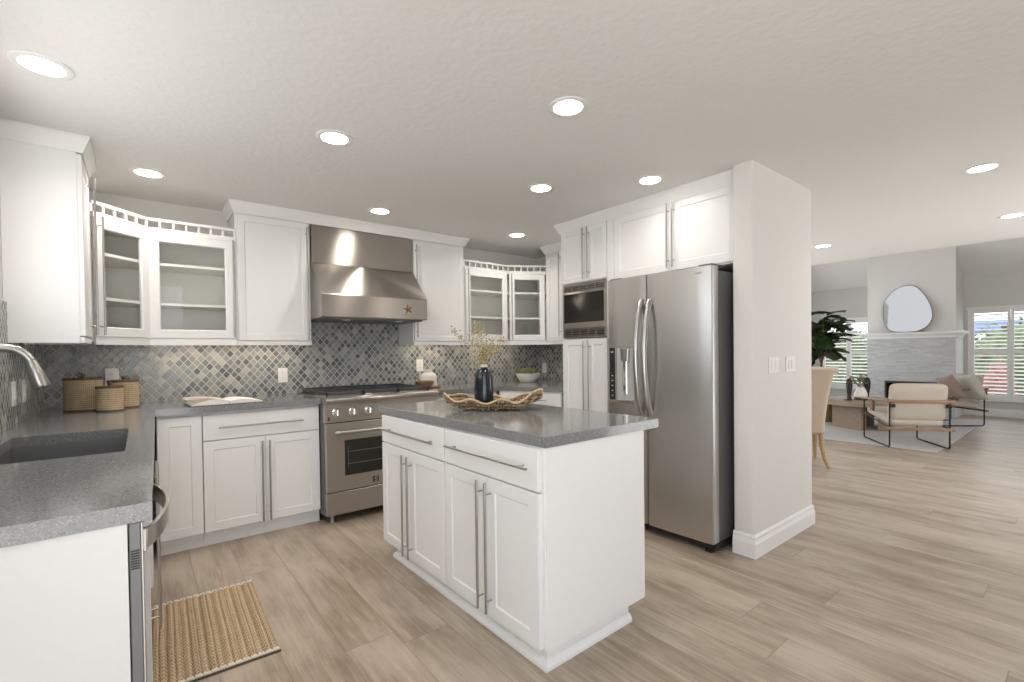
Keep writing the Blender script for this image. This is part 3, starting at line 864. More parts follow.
fhandle(dl, GAP-0.033); fhandle(dr, GAP+0.033)
d = MB()
d.box(0.030, 0.250, -0.006, 0.004, 0.868, 0.888, 0.002).box(0.030, 0.250, -0.006, 0.004, 1.258, 1.270, 0.002).box(0.083, 0.094, -0.006, 0.004, 0.888, 1.258).box(0.243, 0.250, -0.006, 0.004, 0.888, 1.258).box(0.024, 0.031, -0.006, 0.004, 0.868, 1.27)
d = d.build('dispenser', 'steel', dl)
MB().box(0.094, 0.243, -0.002, 0.006, 0.888, 1.258).build('niche', 'niche', t)['label'] = 'pale recess of the water dispenser'
MB().box(0.031, 0.083, -0.007, 0.003, 0.888, 1.258, 0.001).build('control_strip', 'screen', t)
for k in range(5): MB().box(0.052, 0.064, -0.0082, -0.0065, 0.915+k*0.035, 0.922+k*0.035).build('button_mark', 'glyph', t)
MB().box(0.045, 0.068, -0.0082, -0.0065, 1.225, 1.232).build('display_mark', 'glyph', t)
b = MB().lathe([(0, 0), (0.034, 0), (0.036, 0.05), (0.040, 0.085), (0, 0.085)], (0.17, -0.006, 1.165), 20, 1, 0.5)
b.build('spout', 'nickel', t, 40)
MB().box(0.152, 0.188, -0.014, -0.002, 0.93, 1.165, 0.004).build('paddle', 'chrome', t)
MB().box(0.10, 0.238, -0.030, -0.004, 0.884, 0.893, 0.003).build('drip_tray', 'nickel', t)
b = MB().box(0.69, 0.735, -0.0005+0.003, 0.006, 1.700, 1.708)
b.build('badge', 'nickel', t)

# ------------------------------------------------------------------ range hood
t = thing('range_hood', 'stainless steel canopy range hood above the gas range', 'hood', (0, 0, 0))
b = MB()
HX0, HX1 = 1.066, 1.942
b.extr([(WY-0.014, 1.52), (3.632, 1.52), (3.628, 1.525), (3.628, 1.688), (3.632, 1.696), (3.884, 1.962), (WY-0.014, 1.962)], 'x', HX0, HX1)
b.build('canopy', 'steel', t)
MB().box(HX0+0.003, HX1-0.003, 3.882, WY-0.014, 1.964, CE-0.087).build('duct_cover', 'steel', t)
b = MB().box(HX0+0.03, HX1-0.03, 3.66, 4.15, 1.508, 1.522)
b.build('filter_panel', 'dsteel', t)
for k in range(2):
    MB().lathe([(0, 0), (0.03, 0), (0.03, 0.004), (0, 0.004)], (1.28+0.44*k, 3.72, 1.503), 20).build('lamp_lens', 'plastic', t)
# starfish magnet on the hood
b = MB()
pts = []
for k in range(10):
    a = PI/2+k*PI/5+0.18; rr = 0.047 if k % 2 == 0 else 0.014
    pts.append((rr*math.cos(a), rr*math.sin(a)))
top = b.bm.verts.new((0, -0.012, 0)); ring = [b.bm.verts.new((x, -0.002, z)) for x, z in pts]; bk = [b.bm.verts.new((x, 0.002, z)) for x, z in pts]
for k in range(10):
    b.bm.faces.new((top, ring[k], ring[(k+1) % 10])); b.bm.faces.new((ring[k], bk[k], bk[(k+1) % 10], ring[(k+1) % 10]))
b.bm.faces.new(bk)
tag(b.build('starfish_ornament', 'copper', None, 0, (1.762, 3.625, 1.605)), 'small copper-brown starfish ornament on the front of the steel hood', 'ornament')

# ------------------------------------------------------------------ range
t = thing('gas_range', 'stainless steel gas range with knobs and oven door on the cooking wall', 'range', (0, 0, 0))
RX0, RX1, RY = 1.026, 1.936, 3.475
MB().box(RX0, RX1, RY+0.03, WY-0.02, 0.062, 0.885).build('body', 'dsteel', t)
b = MB()
b.extr([(WY-0.02, 0.885), (RY-0.030, 0.885), (RY-0.044, 0.892), (RY-0.046, 0.905), (RY-0.038, 0.917), (RY-0.02, 0.922), (WY-0.02, 0.922)], 'x', RX0, RX1)
b.build('cooktop', 'steel', t, 30)
p = MB().extr([(RY+0.03, 0.742), (RY-0.012, 0.742), (RY-0.018, 0.884), (RY+0.03, 0.884)], 'x', RX0, RX1).build('control_panel', 'steel', t)
for k in range(7):
    xx = RX0+0.082+k*0.121
    kb = MB().lathe([(0, 0.004), (0.034, 0.004), (0.034, 0.0), (0.03, -0.004), (0.025, -0.008), (0.024, -0.03), (0.021, -0.034), (0, -0.034)], (0, 0, 0), 24)
    kb.box(-0.005, 0.005, -0.023, 0.023, -0.042, -0.03, 0.002)
    kb.xf(Matrix.Translation((xx, RY-0.016, 0.813)) @ Matrix.Rotation(R(-92), 4, 'X'))
    kb.xf(Matrix.Identity(4))
    kb.build('knob', 'chrome', p, 40)
MB().box(RX0+0.018, RX0+0.032, RY-0.017, RY-0.010, 0.758, 0.785, 0.001).build('badge', 'red', p)
MB().box(RX0+0.004, RX1-0.004, RY+0.0, RY+0.03, 0.734, 0.742).build('shadow_gap', 'black', t)
MB().box(RX0+0.004, RX1-0.004, RY+0.0, RY+0.03, 0.228, 0.236).build('shadow_gap', 'black', t)
d = MB().box(RX0+0.004, RX1-0.004, RY-0.014, RY+0.03, 0.236, 0.734, 0.004, 2).build('oven_door', 'steel', t)
b = MB().box(RX0+0.135, RX1-0.135, RY-0.018, RY-0.010, 0.345, 0.605, 0.002)
b.build('window', 'bglass', d)
b = MB()
for z0 in (0.43, 0.52): b.tube([(RX0+0.155, RY-0.0185, z0), (RX1-0.155, RY-0.0185, z0)], 0.0025, 6)
for k in range(2): b.tube([(RX0+0.16+k*0.57, RY-0.0185, 0.40), (RX0+0.16+k*0.57, RY-0.0185, 0.56)], 0.0015, 6)
b.build('oven_rack', 'dsteel', d)
b = MB()
bx = (RX0+0.155, RX1-0.155, 0.365, 0.585)
b.tube([(RX0+0.055, RY-0.060, 0.668), (RX1-0.055, RY-0.060, 0.668)], 0.013, 16)
for xx in (RX0+0.085, RX1-0.085): b.tube([(xx, RY-0.012, 0.668), (xx, RY-0.060, 0.668)], 0.009, 12)
b.build('handle', 'nickel', d, 40)
bd = MB().box(RX0+0.345, RX0+0.392, RY-0.0165, RY-0.012, 0.262, 0.305, 0.001).build('badge', 'black', d)
gl = MB()
gp = [(0.012, 0.0, 0.010), (0.0, 0, 0.014), (-0.010, 0, 0.008), (-0.004, 0, 0.0), (0.008, 0, -0.004), (0.008, 0, -0.012), (-0.002, 0, -0.015), (-0.012, 0, -0.010)]
gl.tube([(RX0+0.3685+a, RY-0.0175, 0.2835+c) for a, _, c in gp], 0.0025, 6)
gl.build('emblem', 'glyph', d)
MB().box(RX0+0.004, RX1-0.004, RY-0.012, RY+0.03, 0.066, 0.228, 0.003).build('kick_drawer', 'steel', t)
for xx in (RX0+0.06, RX1-0.06):
    for yy in (RY+0.06, WY-0.10):
        MB().lathe([(0, 0), (0.022, 0), (0.022, 0.012), (0.017, 0.014), (0.017, 0.064), (0, 0.064)], (xx, yy, 0), 16).build('leg', 'steel', t, 40)
MB().box(RX0, RX1, WY-0.075, WY-0.022, 0.922, 0.955, 0.003).build('rear_trim', 'steel', t)
MB().box(RX0+0.03, RX1-0.03, RY+0.05, WY-0.09, 0.9225, 0.926).build('drip_pan', 'steel', t)
for k in range(3):
    g = MB(); x0 = RX0+0.028+k*0.2805; x1 = x0+0.2765; y0, y1 = RY+0.045, WY-0.095
    for xx in (x0, x1-0.012): g.box(xx, xx+0.012, y0, y1, 0.936, 0.958, 0.002)
    for yy in (y0, (y0+y1)/2-0.006, y1-0.012): g.box(x0, x1, yy, yy+0.012, 0.936, 0.958, 0.002)
    for j in range(5):
        xx = x0+0.045+j*0.0465
        g.box(xx-0.004, xx+0.004, y0+0.03, y1-0.03, 0.944, 0.958)
    for xx in (x0+0.006, x1-0.006):
        for yy in (y0+0.006, y1-0.006): g.box(xx-0.006, xx+0.006, yy-0.006, yy+0.006, 0.926, 0.938)
    g.build('grate', 'iron', t)
    for yy in (y0+0.16, y1-0.16):
        MB().lathe([(0, 0), (0.05, 0), (0.05, 0.008), (0.032, 0.010), (0.032, 0.018), (0, 0.020)], ((x0+x1)/2, yy, 0.926), 20).build('burner', 'iron', t, 40)

# ------------------------------------------------------------------ island
IX0, IX1, IY0, IY1 = 1.163, 1.785, 1.315, 2.742
t = thing('kitchen_island', 'white kitchen island with drawers and doors under a grey top', 'island', (IX0+0.002, IY1, 0), -89.1)
W = IY1-IY0; D = IX1-IX0
b = MB().box(0.0, W, 0.0, D, 0.1, 0.875, 0.0015)
b.box(0.072, W-0.037, 0.037, D-0.068, 0, 0.1)
b.build('body', 'cab', t)
MB().box(W-0.002, W+0.006, 0.004, D-0.0, 0.098, 0.874, 0.001).build('end_panel', 'cab', t)
SHOE = [(0, 0), (0.020, 0), (0.020, 0.014), (0.014, 0.026), (0.006, 0.034), (0, 0.036)]
MB().sweep(SHOE, [(0.072, D-0.068), (0.072, 0.037), (W-0.037, 0.037), (W-0.037, D-0.068)][::1]).build('shoe_moulding', 'cab', t)
q = IY1
front(t, 'drawer', 0.005, q-2.012, 0.705, 0.868, ('h', 0.788, q-2.668, q-2.082))
front(t, 'drawer', q-2.004, W-0.014, 0.705, 0.868, ('h', 0.795, q-1.954, q-1.360))
front(t, 'door', 0.005, q-2.385, 0.10, 0.70, ('v', q-2.415, 0.115, 0.675)); front(t, 'door', q-2.385, q-2.012, 0.10, 0.70, ('v', q-2.352, 0.115, 0.675))
front(t, 'door', q-2.004, q-1.660, 0.10, 0.70, ('v', q-1.692, 0.128, 0.685)); front(t, 'door', q-1.660, W-0.014, 0.10, 0.70, ('v', q-1.630, 0.128, 0.685))
b = MB().prism([(1.182, 1.302), (1.905, 1.306), (1.885, 2.795), (1.142, 2.795)], 0.876, C+0.003, 0.003)
tag(b.build('island_worktop', 'quartz'), 'grey quartz slab top of the kitchen island', 'worktop')

# ------------------------------------------------------------------ things on the island
TA = R(-44)
TC = Vector((1.552, 2.134, C+0.009))
t = thing('woven_tray', 'long wavy-rimmed woven fibre tray on the grey island top', 'tray', TC, -44)
def tray(u, v):
    s = 2*u-1; w2 = 2*v-1
    L = 0.270; wd = 0.115*(1-0.55*abs(s)**2.6)+0.004
    x = s*L; y = w2*wd
    wave = 0.5+0.5*math.cos(s*3.1*PI+(0.6 if w2 > 0 else 4.1))
    rim = abs(w2)**3.2*(0.026+0.024*wave)
    end = 0.058*max(0, (s-0.45)/0.55)**1.5+0.032*max(0, (-s-0.5)/0.5)**1.5
    return (x, y, 0.006+rim+end)
b = MB().grid(tray, 64, 25)
r = bmesh.ops.solidify(b.bm, geom=list(b.bm.faces), thickness=-0.010)
random.seed(5)
b.build('bowl', 'driftwood', t, 60)
edge = [tray(i/63, 0.0) for i in range(64)]+[tray(1.0, j/24) for j in range(1, 24)]+[tray(1-i/63, 1.0) for i in range(64)]+[tray(0.0, 1-j/24) for j in range(1, 24)]
edge = [(x, y, z+0.004) for x, y, z in edge]
MB().tube(edge+[edge[0]], 0.0065, 8, False).build('rim', 'rimfibre', t, 60)
b = MB()
for k in range(420):                                           # knotted fibre bumps on the right half
    u = random.uniform(0.03, 0.98) if k % 2 else random.uniform(0.55, 0.99); v = random.choice([random.uniform(0.02, 0.3), random.uniform(0.7, 0.98), random.uniform(0, 1)])
    x, y, z = tray(u, v)
    b.blob((x, y, z-(0.004 if k % 3 else -0.003)), (random.uniform(.006, .011), random.uniform(.005, .008), .008), 1)
b.build('knotted_texture', 'driftwood', t, 60)['kind'] = 'stuff'
VX = Vector((1.500, 2.154, C+0.016))
t = tag(MB().lathe([(0, 0.0), (0.040, 0.0), (0.050, 0.012), (0.054, 0.05), (0.054, 0.11), (0.051, 0.16), (0.046, 0.195), (0.040, 0.208), (0.028, 0.216), (0.021, 0.222), (0.019, 0.226), (0.016, 0.226), (0.014, 0.21), (0.0, 0.05)], (0, 0, 0), 40).build('bottle_vase', 'blackcer', None, 50, VX),
        'glossy black ceramic bottle vase standing on the woven tray', 'vase')
rb = MB().lathe([(0.0195, 0.224), (0.021, 0.228), (0.020, 0.238), (0.017, 0.239), (0.015, 0.228)], (0, 0, 0), 32).build('neck_rim', 'whitecer', t, 50)
rb['label'] = 'pale unglazed rim'
# dried flowers
random.seed(11)
t = thing('dried_flower_spray', 'airy dried flower spray in the black bottle vase', 'dried flowers', VX)
st = MB(); bl = MB(); bl2 = MB()
tw = random.Random(4)
def twig(p, d, L, r, depth):
    pts = [p]; n = 5; q = p.copy(); dd = d.copy()
    for i in range(n):
        dd = (dd+Vector((tw.uniform(-.16, .16), tw.uniform(-.16, .16), tw.uniform(-.1, .08)))).normalized()
        q = q+dd*L/n; pts.append(q.copy())
    st.tube(pts, [r*(1-0.5*i/n) for i in range(n+1)], 5)
    if depth == 0:
        for k in range(9):
            c = q+Vector((tw.gauss(0, .012), tw.gauss(0, .012), tw.gauss(0, .010)))
            st.tube([q-dd*0.012, c], 0.0005, 4)
            (bl if tw.random() < 0.55 else bl2).blob(c, (tw.uniform(.0028, .0055),)*3, 1)
        return
    for k in range(tw.randint(3, 4)):
        b0 = pts[tw.randint(2, n)]
        side = Vector((tw.uniform(-.9, .9), tw.uniform(-.9, .9), tw.uniform(0.0, 0.9)))
        twig(b0, (dd*0.7+side*0.75).normalized(), L*tw.uniform(.36, .50), r*0.6, depth-1)
lean = Vector((-0.70, 0.66, 0))
for k in range(5):
    d = Vector((tw.uniform(-.22, .22), tw.uniform(-.22, .22), 1))+lean*tw.uniform(0.0, 0.30)
    twig(Vector((tw.uniform(-.008, .008), tw.uniform(-.008, .008), 0.10)), d.normalized(), tw.uniform(0.21, 0.255), 0.0014, 2)
st.build('stems', 'stem', t, 50)
bl.build('blossoms', 'bloom', t, 60)
bl2.build('pale_blossoms', 'bloom2', t, 60)

# ------------------------------------------------------------------ things on the worktops
def canister(label, loc, rx, ry, h, rz):
    t = thing('canister', label, 'canister', loc, rz, 'woven canisters on the worktop')
    MB().lathe([(0, 0), (1.02, 0), (1.02, 0.010), (0, 0.010)], (0, 0, 0), 40, rx, ry).build('base_ring', 'rimwood', t, 40)
    MB().lathe([(1.0, 0.010), (1.0, h-0.012)], (0, 0, 0), 48, rx, ry).build('body', 'wicker', t, 60)
    l = MB().lathe([(0, h-0.012), (1.03, h-0.012), (1.03, h-0.002), (1.0, h), (0, h)], (0, 0, 0), 40, rx, ry).build('lid', 'rimwood', t, 40)
    MB().lathe([(0, h), (0.008, h), (0.006, h+0.008), (0.011, h+0.014), (0.010, h+0.022), (0, h+0.024)], (0, 0, 0), 16).build('knob', 'rimwood', l, 50)
    return t
canister('largest of the three oval woven canisters with a dark lid', (-0.275, 3.835, C), 0.095, 0.072, 0.198, -24)
canister('medium woven canister with dark lid, behind the smallest one', (-0.090, 3.862, C), 0.080, 0.062, 0.176, -18)
canister('smallest woven canister, standing in front of the other two', (-0.148, 3.680, C), 0.066, 0.056, 0.150, -20)

# open book
t = thing('open_book', 'open book lying on the grey worktop left of the range', 'book', (0.445, 3.715, C), 4)
def leafmesh(x0, x1, lift, y0, y1):
    b = MB(); n = 12; a = []; c = []
    for i in range(n+1):
        q = i/n; x = x0+(x1-x0)*q
        z = 0.010+lift*math.sin(PI*min(1, q*1.0))**0.8*(1-q*0.6)+0.010*(1-q)
        a.append((x, z)); c.append((x, 0.004))
    b.extr(a+c[::-1], 'y', y0, y1)
    return b
MB().box(-0.215, 0.205, -0.135, 0.135, 0.0, 0.004, 0.001).build('cover', 'cover', t)
lp = leafmesh(-0.003, -0.21, 0.030, -0.13, 0.13).build('page_block', 'paper', t, 40)
rp = leafmesh(0.003, 0.20, 0.018, -0.13, 0.13).build('page_block', 'paper', t, 40)
# loose page standing up a little on the left side
b = MB(); n = 10
for i in range(n):
    pass
b.grid(lambda u, v: (-0.004-0.225*u, -0.128+0.256*v, 0.026+0.030*math.sin(u*PI*0.62)-0.012*u), 14, 4)
bmesh.ops.solidify(b.bm, geom=list(b.bm.faces), thickness=0.0012)
b.build('lifted_page', 'paper', t, 60)
b = MB()
for k in range(7): b.box(0.035, 0.155, -0.10+k*0.026, -0.092+k*0.026, 0.0305, 0.0308)
b.bm.free()
# right-hand counter: jug and wooden bowl
t = thing('ceramic_jug', 'squat white ceramic jug by the range, behind the small wooden bowl', 'jug', (2.165, 4.05, C))
MB().lathe([(0, 0), (0.088, 0), (0.092, 0.01), (0.090, 0.095), (0.078, 0.118), (0.045, 0.135), (0.040, 0.160), (0.044, 0.165), (0.036, 0.165), (0.034, 0.14), (0, 0.1)], (0, 0, 0), 32, 1, 0.7).build('body', 'whitecer', t, 45)
MB().tube(fillet([(-0.04, 0, 0.155), (-0.085, 0, 0.155), (-0.085, 0, 0.10)], 0.02), 0.007, 10).build('handle', 'whitecer', t, 60)
tag(MB().lathe([(0, 0), (0.035, 0), (0.045, 0.004), (0.075, 0.035), (0.087, 0.068), (0.084, 0.070), (0.070, 0.040), (0.04, 0.014), (0, 0.012)], (0, 0, 0), 32).build('wooden_bowl', 'bowlwood', None, 50, (1.998, 3.80, C)),
    'small brown wooden bowl on the worktop right of the range', 'bowl')
tag(MB().tube([(0, 0, 0.012), (0.02, 0.03, 0.03), (-0.045, 0.06, 0.10)], [0.006, 0.005, 0.004], 8).build('wooden_spoon', 'bowlwood', None, 50, (1.998, 3.80, C)), 'little wooden spoon standing in the wooden bowl by the range', 'spoon')
tag(MB().box(-0.08, 0.02, -0.06, 0.06, 0, 0.014, 0.004).build('wooden_board', 'bowlwood', None, 0, (2.17, 3.90, C)), 'small wooden board beside the wooden bowl in front of the jug', 'board')
# succulents
t = thing('succulent_bowl', 'white bowl of green succulents in the corner right of the range', 'plant', (3.215, 3.80, C))
MB().lathe([(0, 0), (0.075, 0), (0.085, 0.004), (0.110, 0.045), (0.132, 0.088), (0.129, 0.092), (0.124, 0.088), (0.10, 0.05), (0, 0.04)], (0, 0, 0), 40).build('bowl', 'whitecer', t, 45)
b = MB(); rs = random.Random(8)
for k in range(26):
    a = rs.uniform(0, 2*PI); rr = 0.108*math.sqrt(rs.random())
    cx, cy, cz = rr*math.cos(a), rr*math.sin(a), 0.092+0.022*(1-rr/0.13)
    for j in range(12):
        aa = j*2.4; el = 0.5+0.9*(j/12); Lf = 0.064*(1-0.3*j/12)
        d = Vector((math.cos(aa)*math.cos(el), math.sin(aa)*math.cos(el), math.sin(el)))
        p0 = Vector((cx, cy, cz))
        b.tube([p0, p0+d*Lf*0.5, p0+d*Lf], [0.004, 0.0065, 0.0006], 5)
b.lathe([(0, 0.078), (0.115, 0.078), (0.115, 0.082), (0, 0.084)], (0, 0, 0), 24)
b.build('foliage', 'succ', t, 50)

# outlets and switches
def plate(label, loc, rz, kind='outlet', w=0.072, h=0.118, gang=1):
    t = thing('wall_outlet' if kind == 'outlet' else 'light_switch', label, 'outlet' if kind == 'outlet' else 'switch', loc, rz)
    MB().box(-w/2, w/2, -0.006, 0, -h/2, h/2, 0.002, 2).build('cover_plate', 'plastic', t)
    for g in range(gang):
        cx = (g-(gang-1)/2)*0.046
        if kind == 'outlet':
            for zz in (-0.02, 0.02):
                MB().lathe([(0, 0), (0.015, 0), (0.015, 0.003), (0, 0.003)], (0, 0, 0), 20).xf(Matrix.Translation((cx, -0.006, zz)) @ Matrix.Rotation(R(90), 4, 'X')).build('socket', 'plastic', t)
            b = MB()
            for zz in (-0.02, 0.02):
                for xx in (-0.006, 0.004): b.box(cx+xx, cx+xx+0.002, -0.0095, -0.0088, zz-0.004, zz+0.005)
            b.build('slots', 'dsteel', t)
        else:
            MB().box(cx-0.016, cx+0.016, -0.010, -0.005, -0.030, 0.030, 0.002).build('rocker', 'plastic', t)
    return t
plate('white outlet on the mosaic splashback above the open book', (0.916, WY-0.012, 1.068), 0)
plate('white outlet on the mosaic splashback behind the white jug', (2.16, WY-0.012, 1.115), 0)
plate('white outlet on the mosaic splashback behind the woven canisters', (-0.155, WY-0.012, 1.10), 0)
plate('white outlet on the side splashback right of the succulent bowl', (FX-0.012, 4.09, 1.045), -90)
plate('white switch plate beside the faucet, nearer the camera', (WX+0.012, 3.28, 1.065), 90, 'switch')
plate('white switch plate beside the faucet, nearer the room corner', (WX+0.012, 3.53, 1.065), 90, 'switch')
plate('double white switch on the wing wall, nearer the fridge', (3.095, 1.29, 1.137), 0, 'switch', 0.140, 0.100, 2)
plate('double white switch on the wing wall, nearer the living room', (3.345, 1.29, 1.137), 0, 'switch', 0.140, 0.100, 2)

# jute mat
t = thing('jute_mat', 'braided tan jute floor mat in front of the sink run', 'mat', (0.215, 2.520, 0.0), -1.5)
NB = 17; MWX, MLY = 0.46, 0.73
def mat_s(u, v):
    x = (u-0.5)*MWX; y = (v-0.5)*MLY
    k = u*NB; f = k-math.floor(min(k, NB-1e-6)); i = math.floor(min(k, NB-1e-6))
    prof = math.sqrt(max(0.0, 1-(2*f-1)**2))
    tw_ = abs(math.sin(v*PI*27+(0 if f < 0.5 else PI/2)+i*1.3))
    return (x+0.0012*math.sin(v*9+i*0.4), y, 0.004+0.012*prof*(0.35+0.65*tw_))
b = MB().grid(mat_s, NB*6+1, 313)
b.box(-MWX/2, MWX/2, -MLY/2, MLY/2, 0, 0.003)
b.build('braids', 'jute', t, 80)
for e_ in (-1, 1):
    b = MB()
    for k in range(NB):
        xx = -MWX/2+(k+0.5)*MWX/NB
        b.box(xx-0.0115, xx+0.0115, e_*MLY/2-0.008, e_*MLY/2+0.010, 0.001, 0.014, 0.004, 2)
    b.box(-MWX/2, MWX/2, e_*MLY/2-0.006, e_*MLY/2+0.008, 0.001, 0.008)
    b.build('end_binding', 'whitecord', t)
    MB().box(-MWX/2-0.004, MWX/2+0.004, e_*MLY/2+(0.008 if e_ > 0 else -0.016), e_*MLY/2+(0.016 if e_ > 0 else -0.008), 0, 0.008, 0.002).build('edge_cord', 'jutedark', t)

# ------------------------------------------------------------------ recessed ceiling lights
def downlight(x, y, label):
    t = thing('recessed_light', label, 'ceiling light', (x, y, CE), 0, 'recessed ceiling lights')
    MB().lathe([(0.066, 0.0), (0.066, -0.004), (0.086, -0.006), (0.092, -0.003), (0.092, 0.0)], (0, 0, 0), 40).build('trim_ring', 'trim', t, 50)
    MB().lathe([(0, -0.0025), (0.066, -0.0025), (0.066, 0.0), (0, 0.0)], (0, 0, 0), 36).build('lens', 'lens', t)
    l = bpy.data.lights.new('lamp', 'AREA'); l.shape = 'DISK'; l.size = 0.13; l.energy = DOWNLIGHT_W*(0.45 if 'fridge' in label else 1.0); l.color = (1.0, 0.92, 0.82)
    l.spread = R(150)
    lo = bpy.data.objects.new('lamp', l); COL.objects.link(lo); lo.parent = t; lo.location = (0, 0, -0.008)
    return t
for x, y, s in ((-0.272, 2.505, 'recessed light over the sink, largest at the upper left'),
                (0.80, 2.456, 'recessed light between the sink and the island'),
                (1.54, 1.518, 'recessed light above the near end of the island'),
                (0.056, 3.594, 'recessed light in front of the left glass corner cabinet'),
                (1.481, 3.506, 'recessed light in front of the steel hood'),
                (2.147, 2.379, 'recessed light between the island and the microwave'),
                (2.821, 3.472, 'recessed light in front of the right glass corner cabinet'),
                (2.62, 1.846, 'recessed light in front of the fridge cabinets'),
                (4.121, 0.485, 'recessed light just past the wing wall, over the walkway'),
                (5.83, 0.50, 'recessed light at the right edge, over the walkway'),
                (5.83, 1.913, 'recessed light over the dining chair')):
    downlight(x, y, s)

# ------------------------------------------------------------------ living room
CHX, CY0, CY1 = 11.0, 1.612, 2.86
b = MB()
b.extr([(LX, 1.50), (CHX, 1.50), (CHX, 2.49+SL*(LX-CHX)), (LX, 2.49)], 'y', CY0, CY1)
b.box(CHX, LX, CY0, 1.84, 0, 1.5); b.box(CHX, LX, 2.58, CY1, 0, 1.5); b.box(CHX, LX, 1.84, 2.58, 0.60, 1.5); b.box(CHX+0.5, LX, 1.84, 2.58, 0, 0.6)
ch = struct('wall_chimney', b, 'wall')
t = thing('fireplace', 'fireplace faced in pale stacked stone under a white mantel', 'fireplace', (0, 0, 0))
b = MB().box(CHX-0.02, CHX-0.001, CY0+0.01, 1.84, 0, 1.42).box(CHX-0.02, CHX-0.001, 2.58, CY1, 0, 1.42).box(CHX-0.02, CHX-0.001, 1.84, 2.58, 0.60, 1.42)
b.build('stone_facing', 'stone', t)
b = MB().box(CHX+0.47, CHX+0.49, 1.845, 2.575, 0.005, 0.595).box(CHX+0.001, CHX+0.47, 1.842, 1.852, 0.005, 0.595).box(CHX+0.001, CHX+0.47, 2.568, 2.578, 0.005, 0.595).box(CHX+0.001, CHX+0.47, 1.852, 2.568, 0.587, 0.597).box(CHX+0.001, CHX+0.47, 1.852, 2.568, 0.002, 0.012)
b.build('firebox', 'soot', t)
b = MB().box(CHX-0.028, CHX-0.01, 1.83, 2.59, 0.575, 0.61).box(CHX-0.028, CHX-0.01, 1.83, 1.855, 0, 0.575).box(CHX-0.028, CHX-0.01, 2.565, 2.59, 0, 0.575)
b.build('firebox_frame', 'brass', t)
MP = [(0.0, 1.40), (0.03, 1.40), (0.035, 1.425), (0.07, 1.455), (0.085, 1.46), (0.10, 1.478), (0.10, 1.505), (0.0, 1.505)]
MB().sweep(MP, [(LX-0.3, CY1+0.01), (CHX-0.02, CY1+0.01), (CHX-0.02, CY0-0.01), (LX-0.3, CY0-0.01)]).build('mantel', 'trim', t)
# pebble mirror leaning on the mantel
px = [(490, 305), (465, 309), (436, 322), (408, 345), (389, 372), (383, 402), (385, 440), (391, 472), (406, 497), (432, 512), (470, 516), (510, 516), (545, 514), (576, 503), (600, 484), (612, 458), (610, 430), (600, 398), (585, 370), (566, 344), (543, 320), (518, 307)]
y_at = lambda u: 2.605-(800+u/4.571-884)*(2.605-1.893)/(934-884)
pts = [(y_at(a), 1.507+(516-c)/4.571*0.0187) for a, c in px]
for _ in range(2):                                             # corner-cutting keeps the outline round
    pts = [q for a, c in zip(pts, pts[1:]+pts[:1]) for q in ((a[0]*.75+c[0]*.25, a[1]*.75+c[1]*.25), (a[0]*.25+c[0]*.75, a[1]*.25+c[1]*.75))]
t = thing('pebble_mirror', 'pebble-shaped frameless mirror leaning on the mantel', 'mirror', (CHX-0.112, 0, 1.507))
def pebble(grow, x0, x1):
    cy = sum(p[0] for p in pts)/len(pts); cz = sum(p[1] for p in pts)/len(pts)
    b = MB(); po = [(cy+(p[0]-cy)*grow, p[1]-1.507 if grow == 1 else cz-1.507+(p[1]-cz)*grow) for p in pts]
    b.extr(po, 'x', x0, x1)
    return b
tilt = Matrix.Rotation(R(6.2), 4, 'Y')
b = MB(); b.bm.free(); b.bm = bmesh.new()
po = [(p[0], p[1]-1.507) for p in pts]
MB().extr(po, 'x', 0.0, 0.012).xf(tilt).build('edge', 'blackmetal', t)
MB().extr([(2.24+(a-2.24)*0.982, 0.40+(c-0.40)*0.982) for a, c in po], 'x', -0.004, 0.002).xf(tilt).build('glass', 'mirror', t)

tag(MB().box(7.22, 10.75, 1.21, 4.0, 0.0, 0.012, 0.004).build('area_rug', 'rug'), 'large pale grey area rug in the living room', 'rug')
# coffee table
t = thing('coffee_table', 'round greyed oak coffee table on slab legs', 'table', (8.72, 2.33, 0.012), 20)
MB().lathe([(0, 0.36), (0.56, 0.36), (0.57, 0.365), (0.57, 0.425), (0.56, 0.43), (0, 0.43)], (0, 0, 0), 48).build('top', 'tablewood', t, 40)
for k in range(3):
    a = R(135+k*120)
    MB().box(-0.24, 0.24, -0.05, 0.05, 0, 0.36, 0.004).xf(Matrix.Rotation(a, 4, 'Z') @ Matrix.Translation((0.27, 0, 0)) @ Matrix.Rotation(R(90), 4, 'Z')).build('leg', 'tablewood', t)
TZ = 0.442
t = thing('stoneware_vase', 'white stoneware vase with brown foot on the coffee table', 'vase', (8.60, 2.32, TZ))
MB().lathe([(0.085, 0.045), (0.088, 0.06), (0.082, 0.10), (0.058, 0.16), (0.042, 0.19), (0.044, 0.20), (0.036, 0.20), (0.036, 0.18), (0.0, 0.1)], (0, 0, 0), 32).build('body', 'whitecer', t, 50)
MB().lathe([(0, 0), (0.078, 0), (0.085, 0.01), (0.085, 0.045), (0, 0.045)], (0, 0, 0), 32).build('foot', 'rimwood', t, 50)
t = thing('flower_arrangement', 'loose leafy stems with brown blooms in the white stoneware vase', 'flowers', (8.60, 2.32, TZ))
rs = random.Random(3); s_ = MB(); l_ = MB(); f_ = MB()
for k in range(10):
    d = Vector((rs.uniform(-.6, .6), rs.uniform(-.6, .6), 1)).normalized(); L = rs.uniform(.18, .30)
    p0 = Vector((0, 0, 0.14)); p1 = p0+d*L*0.5; p2 = p0+d*L+Vector((d.x*.05, d.y*.05, -.02))
    s_.tube([p0, p1, p2], 0.003, 5)
    for j in range(4):
        c = p1.lerp(p2, rs.random())+Vector((rs.gauss(0, .02),)*3)
        l_.blob(c, (.026, .018, .012), 1)
    if k % 2 == 0: f_.blob(p2, (.028, .028, .024), 1)
